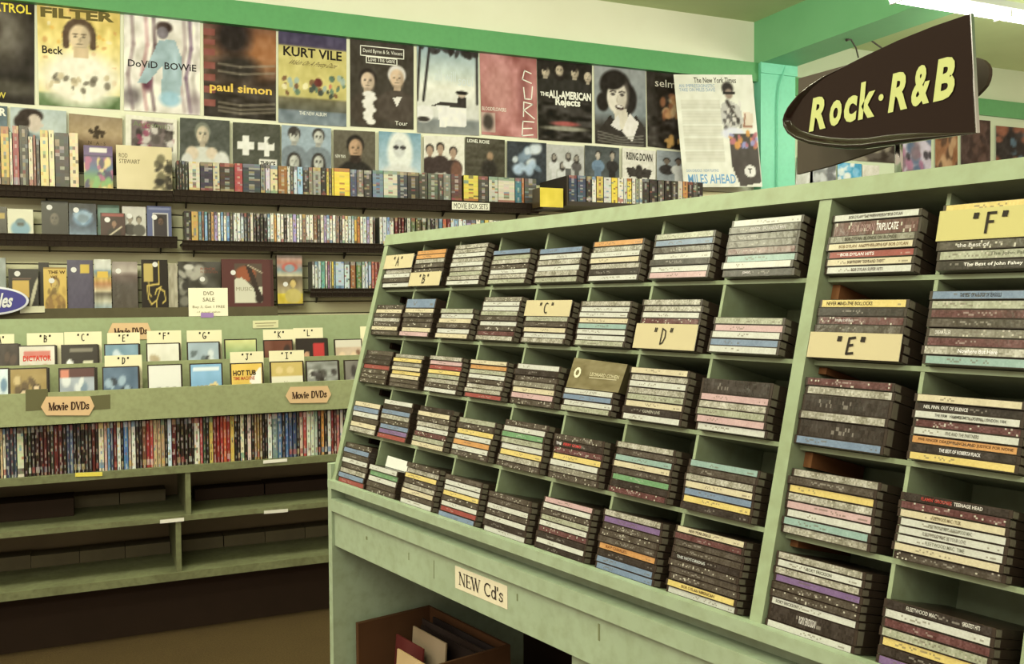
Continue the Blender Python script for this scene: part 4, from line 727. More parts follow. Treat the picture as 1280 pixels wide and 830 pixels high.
def gcard(px0, px1, ytop, tier, L, lab):
    y = 4.022 if tier == 0 else 4.212; zb = .914 if tier == 0 else 1.002
    xa, xb = at(px0, 420, y)[0], at(px1, 420, y)[0]; zt = at((px0 + px1) / 2, ytop, y)[2]; P = rectpanel(xa, xb, zb, zt, y, .025)
    o = tag(sheet('letter_card', P, (216, 206, 162), .0025), lab, 'divider card', 'lettered divider cards in the bins'); hp = 7.5 * y / FPX / P.h; handcard(o, P, L, .5, 1 - .85 * hp, .11, hp, .0036) if L else None; return o
def mov(base, seed, cols, k=14):
    a = Art(22, 26, base); a.noise(12, 6); a.blobs(k, cols, (.05, .14), (.1, .2, .9, 1), .4); return a
DK = (40, 32, 26)
gface(-14, 21, 428, 1, mov((56, 44, 36), 1, [(150, 100, 70), (80, 60, 46)]), 'dark case at the far left of the back tier')
gcard(-20, 17, 418, 1, 'A', 'cream divider card marked A')
a = mov((200, 190, 164), 2, [(110, 60, 44)], 3); a.rect(0, .55, .4, 1, (96, 52, 36)); a.ell(.28, .6, .14, .2, (190, 140, 100), .3); a.ell(.72, .6, .16, .2, (150, 100, 66), .3); a.rect(.1, .1, .9, .25, (190, 70, 56), .7)
gface(24, 68, 430, 1, a, 'white and brown case of two faces under card B', [('DICTATOR', (.1, .68, .9, .8), (190, 60, 46), dict(bold=.03))])
gcard(33, 79, 416.5, 1, 'B', 'cream divider card marked B')
a = Art(22, 26, (50, 42, 34)); a.rect(.2, .05, .9, .12, (120, 112, 90)); a.rect(.6, .35, .88, 1, (200, 192, 150)); a.ell(.2, .4, .1, .09, (226, 222, 204), .2); a.rect(.3, .5, .55, .54, (110, 50, 40)); gface(78, 121, 429, 1, a, 'black case with a cream corner block under card C')
gcard(80, 127, 415, 1, 'C', 'cream divider card marked C')
a = mov((110, 140, 150), 3, [(190, 200, 196), (60, 70, 76), (150, 120, 90)]); gface(132, 173, 428, 1, a, 'icy blue case under card E')
gcard(134, 175, 416, 1, 'E', 'cream divider card marked E, before the peach tag')
a = mov((210, 204, 176), 4, [(170, 150, 110)], 4); a.blobs(10, [(150, 120, 80), (90, 80, 60)], (.03, .07), (.1, .6, .9, .8), .4); gface(185, 224, 427, 1, a, 'off-white case with a small crowd under card F')
gcard(184, 227, 413.5, 1, 'F', 'cream divider card marked F')
a = mov((150, 164, 164), 5, [(200, 204, 190), (90, 100, 96), (60, 60, 56)]); gface(236, 274, 425.5, 1, a, 'blue grey case under card G')
gcard(234, 278, 413, 1, 'G', 'cream divider card marked G')
a = Art(22, 26).vgrad([(0, (200, 196, 120)), (.3, (130, 150, 90)), (.6, (110, 130, 80)), (1, (80, 110, 120))]); a.noise(16, 6); gface(283, 321, 422, 1, a, 'green and yellow case between cards G and K')
a = mov((110, 64, 46), 6, [(60, 44, 36), (150, 90, 60)]); a.rect(0, .7, 1, 1, (60, 46, 38)); gface(332, 366, 423, 1, a, 'reddish brown case under card K')
gcard(330, 370, 412, 1, 'K', 'cream divider card marked K')
a = Art(22, 26, (46, 38, 32)); a.rect(.55, .1, .95, .5, (190, 50, 46)); a.person(.32, .38, .12, (190, 140, 100), (40, 32, 26), (150, 100, 70), 'short', feat=False); a.ell(.55, .62, .13, .12, (216, 212, 196), .2); gface(373, 409, 421, 1, a, 'black case of a boxer with red block letters')
gcard(368, 405, 410, 1, 'L', 'cream divider card marked L')
a = mov((190, 164, 130), 7, [(214, 190, 150), (120, 84, 60)], 8); a.ell(.25, .5, .16, .2, (216, 186, 140), .3); a.ell(.7, .5, .16, .2, (216, 186, 140), .3); a.rect(0, 0, 1, .16, (200, 190, 160)); gface(421, 453, 422, 1, a, 'warm cream case of two faces at the right end, back tier')
gcard(452, 478, 408, 1, None, 'blank white divider card beside the rack edge')
# lower tier
a = mov((190, 200, 190), 8, [(90, 120, 140), (214, 210, 190)]); gface(-26, 8, 459, 0, a, 'pale case at the far left of the front tier')
a = mov((150, 124, 66), 9, [(90, 70, 44), (196, 170, 110)]); a.person(.35, .5, .1, (206, 176, 130), (60, 44, 30), (90, 70, 44), 'short', feat=False); a.person(.72, .4, .1, (206, 176, 130), (60, 44, 30), (110, 84, 50), 'long', feat=False); a.ell(.35, .85, .1, .09, (226, 222, 204), .2); gface(12, 57, 458.5, 0, a, 'gold case of two travellers with a price dot')
a = mov((150, 156, 156), 10, [(206, 206, 190), (60, 60, 60), (110, 130, 140)]); a.rect(0, 0, 1, .18, (90, 56, 50)); a.rect(.02, .02, .25, .16, (200, 120, 90)); gface(74, 117, 458, 0, a, 'steel grey case with an orange corner badge')
a = mov((84, 104, 120), 11, [(150, 170, 176), (50, 56, 62)]); a.ell(.28, .6, .1, .09, (226, 222, 204), .2); gface(129, 172, 456.5, 0, a, 'stormy blue case under card D')
gcard(130, 177, 444.5, 0, 'D', 'cream divider card marked D, in the front tier')
a = Art(22, 26, (210, 206, 186))
for x_ in (.3, .55, .78): a.person(x_, .55, .08, (190, 160, 120), (60, 50, 42), (60, 54, 48), 'short', feat=False)
gface(186, 226, 454, 0, a, 'white case with three small figures')
a = Art(22, 26, (120, 164, 190)); a.noise(10, 5); a.poly([(.1, .55), (.85, .38), (.9, .6), (.2, .8)], (214, 190, 120)); a.rect(.05, .08, .95, .14, (206, 212, 206)); gface(239, 277, 452.5, 0, a, 'bright blue case left of the yellow one', [('HUNT', (.2, .36, .8, .55), (150, 110, 60), dict(bold=.03))])
a = Art(24, 28, (216, 176, 70)); a.noise(8, 5); a.poly([(.55, .35), (1, .05), (1, .8), (.75, .6)], (226, 216, 190)); a.blobs(8, [(60, 50, 44), (110, 80, 60)], (.05, .09), (.05, .55, .75, .85), .3)
gface(290, 328, 452, 0, a, 'yellow case with bold black title under card J', [('HOT TUB', (.05, .74, .8, .86), (54, 36, 26), dict(bold=.04)), ('TIME MACHINE', (.05, .64, .75, .72), (170, 80, 50), dict(bold=.02))])
gcard(288, 330, 440, 0, 'J', 'cream divider card with a short mark behind the yellow case')
a = Art(24, 28, (214, 206, 170)); a.rect(0, 0, 1, .3, (190, 164, 84)); a.ell(.25, .18, .12, .08, (206, 180, 110), .3); a.ell(.6, .18, .12, .08, (206, 180, 110), .3)
gface(340, 379, 450, 0, a, 'cream and gold case with plain title under card I', [("It's", (.4, .5, .56, .58), (150, 140, 110)), ('Complicated', (.12, .3, .9, .46), (140, 130, 100))])
gcard(337, 381, 438.5, 0, 'I', 'cream divider card marked I')
a = mov((130, 130, 116), 12, [(60, 54, 48), (206, 202, 184), (90, 86, 76)], 22); a.noise(30, 7, stretch=(1, 2)); gface(385, 423, 449, 0, a, 'black and white photo case right of card I')
a = mov((110, 104, 90), 13, [(60, 54, 48), (150, 146, 126)]); a.ell(.55, .55, .14, .12, (226, 222, 204), .2); gface(433, 468, 448, 0, a, 'grey case with a price dot half hidden by the rack')
# riser blocks on the low shelves
def riser(q, y, depth, lab, m='riser', zb=None):
    (x0, y0), (x1, y1) = q; A0, A1 = at(x0, y1, y), at(x1, y0, y); zb = zb if zb else .5
    h = max(.05, abs(at((x0 + x1) / 2, min(y0, y1), y)[2] - zb)); b = MB(); b.box((A0[0], y, zb + .0006), (A1[0], y + depth, zb + h))
    tag(b.build('riser_block', m), lab, 'block', 'blocks on the low shelves')
YR = 4.28
riser([(-60, 629), (92, 650)], 4.13, .14, 'long black box at the left of the upper low shelf', 'kick')
riser([(93, 631), (149, 648)], YR, .1, 'grey block right of the long black box')
riser([(150.5, 628), (207, 646)], YR, .1, 'grey block at the right end beside the upright')
riser([(244, 622), (330, 640)], 4.2, .1, 'flat dark block just right of the upper upright', 'kick')
riser([(332, 617), (470, 633)], 4.2, .12, 'long dark block reaching behind the rack', 'kick')
for i, (xa, xb, ya, lab) in enumerate(((-20, 38, 705, 'first block from the left, lowest shelf'), (39, 99, 703, 'second block from the left, lowest shelf'), (100, 156, 698, 'third block from the left, lowest shelf'), (157, 213, 692, 'block just left of the lowest upright'), (228, 279, 686, 'block just right of the lowest upright'), (280.5, 331, 680, 'second block right of the lowest upright'), (332, 381, 676, 'third block right of the lowest upright'), (382, 432, 672, 'last block of the lowest shelf, by the rack'))):
    riser([(xa, ya - 8), (xb, ya + 10)], YR - .02, .1, 'brown ' + lab, 'riser', .272)
# purple oval sign at the left edge
c0 = at(-14, 376, 5.70); b = MB(); rx, rz = at(36, 376, 5.70)[0] - c0[0], .078; N_ = 40
fr = [(c0[0] + rx * math.cos(t), 5.70, c0[2] + rz * math.sin(t)) for t in np.linspace(0, 2 * math.pi, N_, endpoint=False)]; rim = [(c0[0] + rx * .94 * math.cos(t), 5.698, c0[2] + rz * .86 * math.sin(t)) for t in np.linspace(0, 2 * math.pi, N_, endpoint=False)]
b.quad(rim, (72, 68, 132)); bk = [(x_, 5.715, z_) for x_, y_, z_ in fr]; b.quad(bk[::-1], (60, 56, 110))
for i in range(N_):
    j = (i + 1) % N_; b.quad([fr[i], fr[j], rim[j], rim[i]], (214, 212, 206)); b.quad([fr[j], fr[i], bk[i], bk[j]], (90, 86, 140))
o = tag(b.build('oval_sign', 'gloss'), 'purple oval sign cut off by the left edge', 'sign'); P = pxpanel([(-2, 366), (18, 367), (18, 384), (-2, 385)], 5.695); letter(o, P, 'les', (0, 0, 1, 1), (222, 220, 206), bold=.03, shear=.25)
P = pxpanel([(25, 383), (56, 382.5), (56, 390.5), (25, 391.5)], 5.755); tag(sheet('paper_sticker', P, (212, 206, 166), .002), 'blank cream sticker on the plastic ledge under the oval sign', 'sticker')

# ================================================================== CD RACK
O_ = A([0.60213785, 2.09293575, 1.38270697]); D_ = A([0.22207478, -0.97502964, 0.]); NH = A([0.97502964, 0.22207478, 0.]); UP = A([0.25358227, 0.05775642, 0.96558802]); NR = A([-0.94147694, -0.21443274, 0.26007647])
def RK(s, t, w_): return O_ + D_ * s + UP * t + NR * w_
BASE0 = A([0.4894, 2.0675, 0.0]) + D_ * 0 - A([0, 0, 0])
BASE0 = (O_ + UP * -.445); BASE0 = A([BASE0[0], BASE0[1], 0.0])
def BK_(s, m, z_): return BASE0 + D_ * s + NH * m + A([0, 0, z_])
SEND = 1.64
TS = [.0085, -.1035, -.2155, -.329, -.446]      # shelf tops
SD = [.114, .262, .4095, .557, .705, .853, 1.001]  # divider right faces
rack = empty('cd_rack', BK_(.8, .2, 0)); tag(rack, 'pale green slanted CD rack of open pigeonholes on a counter base', 'rack')
def rb(name, lo, hi, m='paint'): b = MB(); b.fbox(RK, lo, hi); return b.build(name, m, rack)
def bb(name, lo, hi, m='paint2'): b = MB(); b.fbox(BK_, lo, hi); return b.build(name, m, rack)
rb('side_panel', (-.036, -.4615, -.185), (-.018, .110, .002)); rb('side_panel', (SEND, -.4615, -.185), (SEND + .018, .110, .002))
rb('top_board', (-.037, .1105, -.186), (SEND + .018, .136, .004))
rb('back_panel', (-.018, -.4615, -.185), (SEND, .1105, -.170), 'paint')
for t in TS[:4]: rb('shelf', (-.0178, t - .0062, -.1695), (SEND, t, -.018))
rb('shelf', (-.0178, TS[4] - .012, -.1695), (SEND, TS[4], -.002))
rb('main_divider', (1.1535, -.4457, -.169), (1.1722, .1103, .0018))
tops = [.1103] + [t - .0064 for t in TS[:4]]
for j in range(5):
    for s in SD + [1.3235, 1.4745]:
        rb('divider', (s - .005, TS[j] + .0003, -.168), (s, tops[j], -.0185))
for j in range(5):
    if j: rb('cleat', (1.1724, tops[j] - (0, .020, .009, .020, .009)[j], -.150), (1.184, tops[j] - .0005, -.03), 'wood')
    if j: rb('cleat', (-.0176, tops[j] - .014, -.150), (-.008, tops[j] - .0005, -.06), 'kick')
# counter base
bb('ledge', (-.034, -.0135, .936), (SEND + .018, -.0006, .9535)); bb('base_side', (-.0525, -.004, 0), (-.0345, .56, .988)); bb('base_side', (SEND + .02, -.004, 0), (SEND + .038, .56, .95))
bb('slot_back', (-.034, .030, .9055), (SEND + .018, .038, .927)); bb('rail', (-.034, -.008, .882), (SEND + .018, .014, .909)); bb('rail', (-.034, .0145, .895), (SEND + .018, .045, .905))
bb('apron', (-.034, .002, .800), (SEND + .018, .016, .882)); bb('base_back', (-.034, .545, 0), (SEND + .018, .56, .86), 'kick'); bb('base_top', (-.034, .066, .868), (SEND + .018, .545, .878), 'kick'); bb('base_floor', (-.034, .03, .285), (SEND + .018, .545, .30), 'kick')  # back, top and floor coloured near black for the shade under the counter
bb('support_post', (.782, .02, .0), (.84, .04, .8)); bb('kick_strip', (-.034, .03, 0), (.78, .045, .05), 'kick')
for i in range(2): pass
P = Panel(BK_(.471, .0012, .826), BK_(.634, .0012, .828), BK_(.634, .0012, .8685), BK_(.471, .0012, .8675)); lb = sheet('paper_label', P, (222, 210, 170), .001, parent=rack); lb['label'] = 'cream paper label with black serif lettering'
serif(lb, P, "NEW Cd's", (.08, .24, .93, .78), .0032)
for k, (s_, z0_, z1_, wd_) in enumerate(((.865, .842, .868, .004), (.30, .84, .855, .002), (.395, .825, .86, .0015), (.12, .845, .852, .006), (1.05, .82, .85, .002), (.66, .85, .862, .003))):
    b = MB(); b.fbox(BK_, (s_, .0014, z0_), (s_ + wd_, .0021, z1_), (120, 124, 84)); b.build('paint_scuff', 'print', rack)
# ---- discs
CODE = dict(w=(182, 180, 158), c=(188, 174, 132), s=(146, 140, 116), d=(68, 58, 44), k=(42, 32, 24), g=(120, 114, 92), e=(146, 146, 114), y=(200, 174, 88), o=(188, 130, 64), r=(142, 58, 48), p=(182, 146, 136), v=(112, 84, 120), n=(94, 136, 84), m=(88, 46, 42), t=(128, 154, 136), b=(104, 122, 138))
CNAME = dict(w='white', c='cream', s='silvery mottled', d='dark grey', k='black', g='grey', e='pale olive', y='yellow', o='orange', r='red', p='pink', v='purple', n='green', m='maroon', t='teal', b='blue')
# (row, column): left s, stack top t, codes top to bottom (capital = double thick, * = hidden behind a letter card)
LEFT = {1: -.0165, 2: .116, 3: .264, 4: .4115, 5: .559, 6: .7065, 7: .8545, 8: 1.003, 9: 1.175, 10: 1.326}
ST = {(1, 1): (.086, '***swdw'), (1, 2): (.092, 'oosdd***'), (1, 3): (.098, 'sswswsesw'), (1, 4): (.078, 'besdwse'), (1, 5): (.074, 'bwswse'), (1, 6): (.080, 'oswcskw'), (1, 7): (.083, 'ebdwkwp'), (1, 8): (.096, 'wdddmtwk'),
 (2, 1): (.080, 'dcdsdcd'), (2, 2): (.093, 'Bcdddcp'), (2, 3): (.072, 'ewcdwc'), (2, 4): (.096, 'gwwedwdms'), (2, 5): (.087, '***edcws'), (2, 6): (.086, 'swwctwwe'), (2, 7): (.088, 'sswm****'), (2, 8): (.062, 'epwbw'),
 (3, 1): (.084, 'dkkrddd'), (3, 2): (.081, 'sygcycdd'), (3, 3): (.083, 'sprydesdw'[:4] + 'esdw'), (3, 4): (.082, 'coewdssr'), (3, 5): (.082, 'wkdgcpd'), (3, 6): (.047, 'wbwe'), (3, 7): (.091, 'cswseckw'), (3, 8): (.083, 'Kpsepw'),
 (4, 1): (.081, 'cbwdcs'), (4, 2): (.090, 'wkbsdbvr'), (4, 3): (.089, 'kcdswmec'), (4, 4): (.080, 'edywowd'), (4, 5): (.090, 'dwnewysd'), (4, 6): (.080, 'dkmywgd'), (4, 7): (.085, 'sdtcdnkm'), (4, 8): (.077, 'tdscbyk'),
 (5, 1): (.091, 'dbdwdsbr'), (5, 2): (.058, 'wnwdd'), (5, 3): (.083, 'dsydscdw'), (5, 4): (.080, 'dwwydwrb'), (5, 5): (.071, 'ddwdwkw'), (5, 6): (.086, 'pwdewmkwk'), (5, 7): (.091, 'svdddokbb'), (5, 8): (.094, 'cmddkdddyw'),
 (1, 9): (.090, 'wMgcrcw'), (1, 10): (.094, 'y***dek'), (2, 9): (.087, 'ykmd***'), (2, 10): (.096, 'bemdgmst'), (3, 9): (.095, 'msKsKb'), (3, 10): (.085, 'ckwmwoky'), (4, 9): (.088, 'sdyspwts'), (4, 10): (.082, 'kmcwwwcd'), (5, 9): (.094, 'swsvddwKw'), (5, 10): (.072, 'kwmeykv')}
TXT = {(1, 9, 0): [('BOB DYLAN  THE FREEWHEELIN\' BOB DYLAN', .18, .82, (60, 50, 40))], (1, 9, 1): [('BOB DYLAN', .22, .5, (150, 120, 110)), ('TRIPLICATE', .52, .78, (226, 218, 200))], (1, 9, 2): [('BOB DYLAN  BLONDE ON BLONDE', .18, .8, (60, 54, 40))], (1, 9, 3): [('BOB DYLAN  ANOTHER SIDE OF BOB DYLAN', .13, .95, (110, 84, 50))], (1, 9, 4): [('BOB DYLAN HITS', .14, .55, (226, 216, 200))], (1, 9, 5): [('BOB DYLAN  "LOVE AND THEFT"', .25, .7, (70, 50, 36))], (1, 9, 6): [('BOB DYLAN SUPER HITS', .3, .68, (80, 66, 60))],
 (1, 10, 4): [('the best of', .18, .5, (200, 194, 176))], (1, 10, 5): [('The John Fahey', .5, .9, (90, 90, 70))], (1, 10, 6): [('The Best of John Fahey 1959-', .25, .97, (226, 220, 200))], (2, 9, 0): [('NEVER MIND THE BOLLOCKS', .06, .62, (50, 38, 26))], (2, 9, 2): [('Bringing It All Back', .2, .42, (200, 190, 176))],
 (2, 10, 0): [('THE BEST OF A FLOCK OF SEAGULLS', .28, .68, (50, 50, 50))], (2, 10, 4): [('DREAM FILLER', .06, .22, (206, 200, 180))], (2, 10, 6): [('Nowhere But Here', .34, .72, (226, 220, 206))], (3, 10, 1): [('NEIL FINN. OUT OF SILENCE', .06, .5, (214, 208, 190))], (3, 10, 2): [('THE FIRM   HAMMERSMITH ODEON, LONDON 1984', .2, .88, (66, 64, 54))], (3, 10, 4): [('FIVE AND THE PARTNERS', .32, .64, (90, 86, 70))], (3, 10, 5): [('FIVE FINGER DEATH PUNCH AND JUSTICE FOR NONE', .06, .97, (70, 40, 20))], (3, 10, 6): [('THE BEST OF ROBERTA FLACK', .28, .68, (220, 214, 200))],
 (4, 10, 0): [("FLAMIN' GROOVIES", .18, .48, (170, 60, 50)), ('TEENAGE HEAD', .5, .77, (206, 198, 180))], (4, 10, 2): [('FLEETWOOD MAC / TUSK', .32, .6, (100, 84, 54))], (4, 10, 3): [('FLEETWOOD MAC  FLEETWOOD MAC', .28, .7, (110, 108, 90))], (4, 10, 4): [('FLEETWOOD MAC BE YOUR LOVE', .24, .66, (110, 104, 90))], (4, 10, 5): [('FLEETWOOD MAC  TIME', .28, .66, (110, 108, 90))], (5, 9, 1): [('ROKY ERICKSON', .36, .66, (80, 76, 60))], (5, 9, 6): [('ROKY ERICKSON', .05, .32, (60, 52, 40))], (5, 9, 7): [('ROKY ERICKSON', .36, .56, (200, 192, 176))], (5, 10, 0): [('FLEETWOOD MAC', .2, .5, (190, 184, 166)), ('GREATEST HITS', .74, .9, (206, 200, 180))],
 (4, 6, 1): [('THE', .04, .16, (226, 220, 206)), ('PERRY COMO', .2, .58, (206, 70, 64))], (5, 8, 0): [('NEW YORK DOLLS', .18, .52, (70, 56, 44))], (5, 8, 4): [('THE NOTORIOUS', .06, .5, (190, 190, 176))], (5, 8, 8): [('BOB DYLAN AMERICAN', .22, .72, (90, 66, 30))], (5, 7, 5): [('RAY CHARLES', .12, .5, (110, 60, 20))], (1, 8, 1): [('COUNTRY GIRL  WANTED MAN', .3, .82, (206, 200, 186))], (1, 8, 7): [('JOHNNY', .28, .4, (222, 214, 200))], (3, 7, 6): [('COHEN LIVE', .35, .66, (170, 164, 140))]}
def cd_art(code, seed, near=False):
    base = CODE[code]; W = 56 if near else 30; a = Art(W, 4, base); r = np.random.RandomState(seed)
    amp = 40 if code in 's' else (22 if code in 'mdgek' else 9)
    fine = r.uniform(-1, 1, (4, W, 1)); wave = np.convolve(r.uniform(-1, 1, W + 8), np.ones(5) / 5, 'same')[4:-4][None, :, None] * 1.6
    a.a += amp * (.55 * fine + .6 * wave)  # mottle paints shrink-wrap reflections into the spine colour
    if code in 'sdmge' and r.rand() < .6:            # scattered pale flecks
        for q in range(W // 5): a.a[r.randint(4), r.randint(W)] = A((176, 168, 140))
    lum = sum(base) / 3
    if code not in 's':
        x = int(W * r.uniform(.1, .4)); L = int(W * r.uniform(.15, .45)); ink = A((176, 168, 146) if lum < 105 else (92, 80, 62))
        for k in range(x, min(x + L, W - 2)):
            if r.rand() < .62: a.a[1 + (r.rand() < .5), k] = a.a[1, k] * .5 + ink * .5
        if r.rand() < .4:
            for k in range(int(W * .86), W - 2):
                if r.rand() < .6: a.a[2, k] = a.a[2, k] * .5 + ink * .5
    return a
CDS = []
for (rw, cl), (top, codes) in ST.items():
    base = TS[rw - 1] + .0004; rowbase = TS[0] - .0085 if False else None
    bt = {1: 0.0, 2: -.1112, 3: -.2224, 4: -.3336, 5: -.4448}[rw]; tt = bt + top - .001
    units = sum(2 if c.isupper() else 1 for c in codes); th = (tt - base) / units; th = min(max(th, .0086), .0116); t = base
    for k in range(len(codes) - 1, -1, -1):
        c = codes[k]; hgt = th * (2 if c.isupper() else 1)
        CDS.append(dict(row=rw, col=cl, k=k, code=c, t0=t + .0002, t1=t + hgt - .0004, s0=LEFT[cl] + rng.uniform(-.0015, .0015) * (cl > 1), w=rng.uniform(-.0045, .0) if c != '*' else -.006))
        t += hgt
    ST[(rw, cl)] = (top, codes, base, th, t)
for c in CDS:
    p = RK(c['s0'] + .06, c['t0'], 0) - EYE; c['dist'] = np.linalg.norm(p); c['hid'] = c['code'] == '*'
vis = sorted(CDS, key=lambda c: c['dist'])
ROWN = ['', 'top', 'second', 'third', 'fourth', 'lowest']
far = MB(); nfar = 0
for i, c in enumerate(vis):
    code = c['code'].lower() if not c['hid'] else rng.choice('dkgs'); wd = .124
    s0, s1, t0, t1, w1 = c['s0'], c['s0'] + wd, c['t0'], c['t1'], c['w']; ins = .0012
    art = cd_art(code, c['row'] * 1000 + c['col'] * 50 + c['k'], c['dist'] < 1.75)
    dbl = c['code'].isupper()
    P = Panel(RK(s0 + .004, t0 + .0008, w1), RK(s1 - .004, t0 + .0008, w1), RK(s1 - .004, t1 - .0007, w1), RK(s0 + .004, t1 - .0007, w1))
    if i < 300:
        b = MB(); b.fbox(RK, (s0, t0, w1 - .140), (s1, t1, w1)); b.fbox(RK, (s1 + .0001, t0 + .001, w1 - .013), (s1 + .0004, t1 - .001, w1 - .001), m=1); o = b.build('cd_case', ['case', 'case_edge'])
        n_ = c['k'] + 1
        tag(o, f"{CNAME[code]} spined CD, {ordn(n_)} from top in {ordn(c['col'])} stack from left, {ROWN[c['row']]} rack row", 'cd', 'CDs stacked in the slanted rack')
        b = MB(); b.cells(P, art.out(), .0004); sp = b.build('spine_insert', 'wrap' if code in 'sdmg' or dbl else 'gloss', o)
        for (s_, u0, u1, colr) in TXT.get((c['row'], c['col'], c['k']), []): letter(sp, P, s_, (u0, .24, u1, .78), colr, bold=.012, off=.0007)
    else:
        far.fbox(RK, (s0, t0, w1 - .140), (s1, t1, w1), (62, 52, 40), 0); far.cells(P, art.out(), .0004, 1); nfar += 1
o = far.build('cd_stacks', ['case', 'gloss']); tag(o, 'distant stacks of CDs in the far left columns of the rack', 'cd', kind='stuff')
# yellow square on one spine, half red side on another are left to the print
# letter cards in the rack
def rcard(rw, cl, L, frm, to):
    top, codes, base, th, t = ST[(rw, cl)]; tt = t - th * frm; tb = t - th * to; s0 = max(LEFT[cl] - .002, -.0174)
    P = Panel(RK(s0, tb, .0016), RK(s0 + .1275, tb, .0016), RK(s0 + .1275, tt, .0016), RK(s0, tt, .0016))
    o = tag(sheet('letter_card', P, (186, 172, 128) if L not in 'F' else (182, 172, 106), .0012), f'cream letter card marked {L} on a CD stack in the rack' if L != 'F' else 'yellowish letter card marked F at the right of the rack', 'divider card', 'letter cards in the CD rack')
    handcard(o, P, L, .48, .5, .11, .62, .0022 if L not in 'EF' else .0032); return o
rcard(1, 1, 'A', 0, 3); rcard(1, 2, 'B', 5, 8); rcard(2, 5, 'C', 0, 3); rcard(2, 7, 'D', 4, 8); rcard(2, 9, 'E', 4, 7); rcard(1, 10, 'F', .8, 4)
# olive boxed set leaning on the stack in the third row
top, codes, base, th, t = ST[(3, 6)]
P = Panel(RK(LEFT[6] + .002, t + .0006, -.002), RK(LEFT[6] + .130, t + .0006, -.002), RK(LEFT[6] + .137, t + .047, -.004), RK(LEFT[6] + .007, t + .052, -.004))
a = Art(30, 14, (112, 100, 58)); a.noise(14, 8); a.noise(8, 20); o = tag(sheet('boxed_set', P, a, .03, (70, 62, 38), m='wrap'), 'olive boxed CD set standing on the third row stack', 'box set')
letter(o, P, 'LEONARD COHEN', (.4, .46, .93, .58), (206, 196, 150)); strokes(o, P, [arc(.15, .52, .05, .14, 0, 360, 10)], .004, (214, 206, 166)); strokes(o, P, [[(.4, .4), (.9, .42)]], .0012, (190, 180, 140), name='printed_rule')
top, codes, base, th, t = ST[(5, 2)]
P = Panel(RK(LEFT[2] + .016, t + .0005, -.03), RK(LEFT[2] + .132, t + .0005, -.03), RK(LEFT[2] + .132, t + .022, -.031), RK(LEFT[2] + .016, t + .024, -.031)); tag(sheet('blank_card', P, (216, 214, 192), .0015), 'blank white card behind the short stack, lowest rack row', 'divider card')

# ================================================================== SIGN ON THE RACK
XS = .985
def SGN(y_, z_, dx=0.0): return (XS + dx, y_, z_)
def sgp(px, py): v = ray(px, py); p = EYE + v * (XS / v[0]); return (p[1], p[2])
# outline: (pixel survey, weight of the rolled rim: 1 along the left tip and the bottom, 0 along the cut right edge and the top)
out_px = [(981.6, 150, 1), (983.5, 143, 1), (988, 134, 1), (993, 127, .9), (1001, 117, .7), (1014, 106, .4), (1030, 95.5, .2), (1056, 82.5, 0), (1082, 69.5, 0), (1122, 50.7, 0), (1166, 33, 0), (1213, 17, 0), (1216, 66, 0), (1220.5, 166, 0), (1185, 171, .3), (1151, 176, .7), (1128, 179.6, .9), (1105, 182.8, 1), (1082, 186, 1), (1059, 186.5, 1), (1035.6, 184.5, 1), (1015, 181, 1), (998, 175, 1), (988, 168, 1), (982.5, 158.6, 1)]
prof = [sgp(p[0], p[1]) for p in out_px]; wts = [p[2] for p in out_px]; cy_, cz_ = np.mean([p[0] for p in prof]), np.mean([p[1] for p in prof])
sg = empty('hanging_sign', (XS, cy_, 1.49)); tag(sg, 'glossy black pointed oval section sign on a chrome stem above the rack', 'sign')
def slab(name, prof, x0, thick, m, wts=None):
    """flat board; where wts > 0 the edge rolls out towards the viewer as a rounded lip"""
    b = MB(); n = len(prof); pr = [A(p) for p in prof]; L = []; nrm = []
    for i in range(n):
        t = pr[(i + 1) % n] - pr[i - 1]; q = A([-t[1], t[0]]); q /= np.linalg.norm(q); c = A([np.mean([p[0] for p in prof]), np.mean([p[1] for p in prof])])
        nrm.append(q if q @ (c - pr[i]) > 0 else -q)
    steps = [(0, thick, 0), (0, 0, -.002), (.0012, 0, -.0065), (.0040, 0, -.0085), (.0060, 0, -.0080), (.0080, 0, -.0060), (.0100, 0, -.0036), (.0120, 0, -.0015), (.0145, 0, 0.)] if wts else [(0, thick, 0), (.0002, 0, 0)]
    for ins, dx, roll in steps:
        L.append([(x0 + dx + roll * (wts[i] if wts else 0), *(pr[i] + nrm[i] * ins * (max(wts[i], .12) if wts else 1))) for i in range(n)])
    for q in range(len(L) - 1):
        for i in range(n): j = (i + 1) % n; b.quad([L[q][i], L[q][j], L[q + 1][j], L[q + 1][i]][::-1])
    b.quad(L[-1]); b.quad(L[0][::-1]); o = b.build(name, m, sg)
    me = o.data; import bmesh as _bm
    bm = _bm.new(); bm.from_mesh(me); _bm.ops.remove_doubles(bm, verts=bm.verts, dist=1e-6); _bm.ops.recalc_face_normals(bm, faces=bm.faces)
    for f in bm.faces: f.smooth = len(f.verts) == 4 and bool(wts)
    bm.to_mesh(me); bm.free(); return o
slab('front_panel', prof, XS, .004, 'sign', wts)
p0, p1 = sgp(1213, 17), sgp(1220.5, 166); b = MB(); b.hexa([(XS - .0006, p1[0] - .0014, p1[1]), (XS + .0045, p1[0] - .0014, p1[1]), (XS + .0045, p1[0], p1[1]), (XS - .0006, p1[0], p1[1]), (XS - .0006, p0[0] - .0014, p0[1]), (XS + .0045, p0[0] - .0014, p0[1]), (XS + .0045, p0[0], p0[1]), (XS - .0006, p0[0], p0[1])]); b.build('edge_strip', 'chrome', sg)
b2 = [(998, 98), (1030, 89), (1059, 81), (1120, 72), (1190, 68), (1221, 72), (1229, 75), (1234, 80), (1236.5, 86), (1236.5, 93), (1235, 100), (1232, 107), (1227, 113), (1221, 119), (1180, 150), (1130, 176), (1101, 186), (1079, 194), (1036, 208), (996, 218)]
XS2 = 1.06
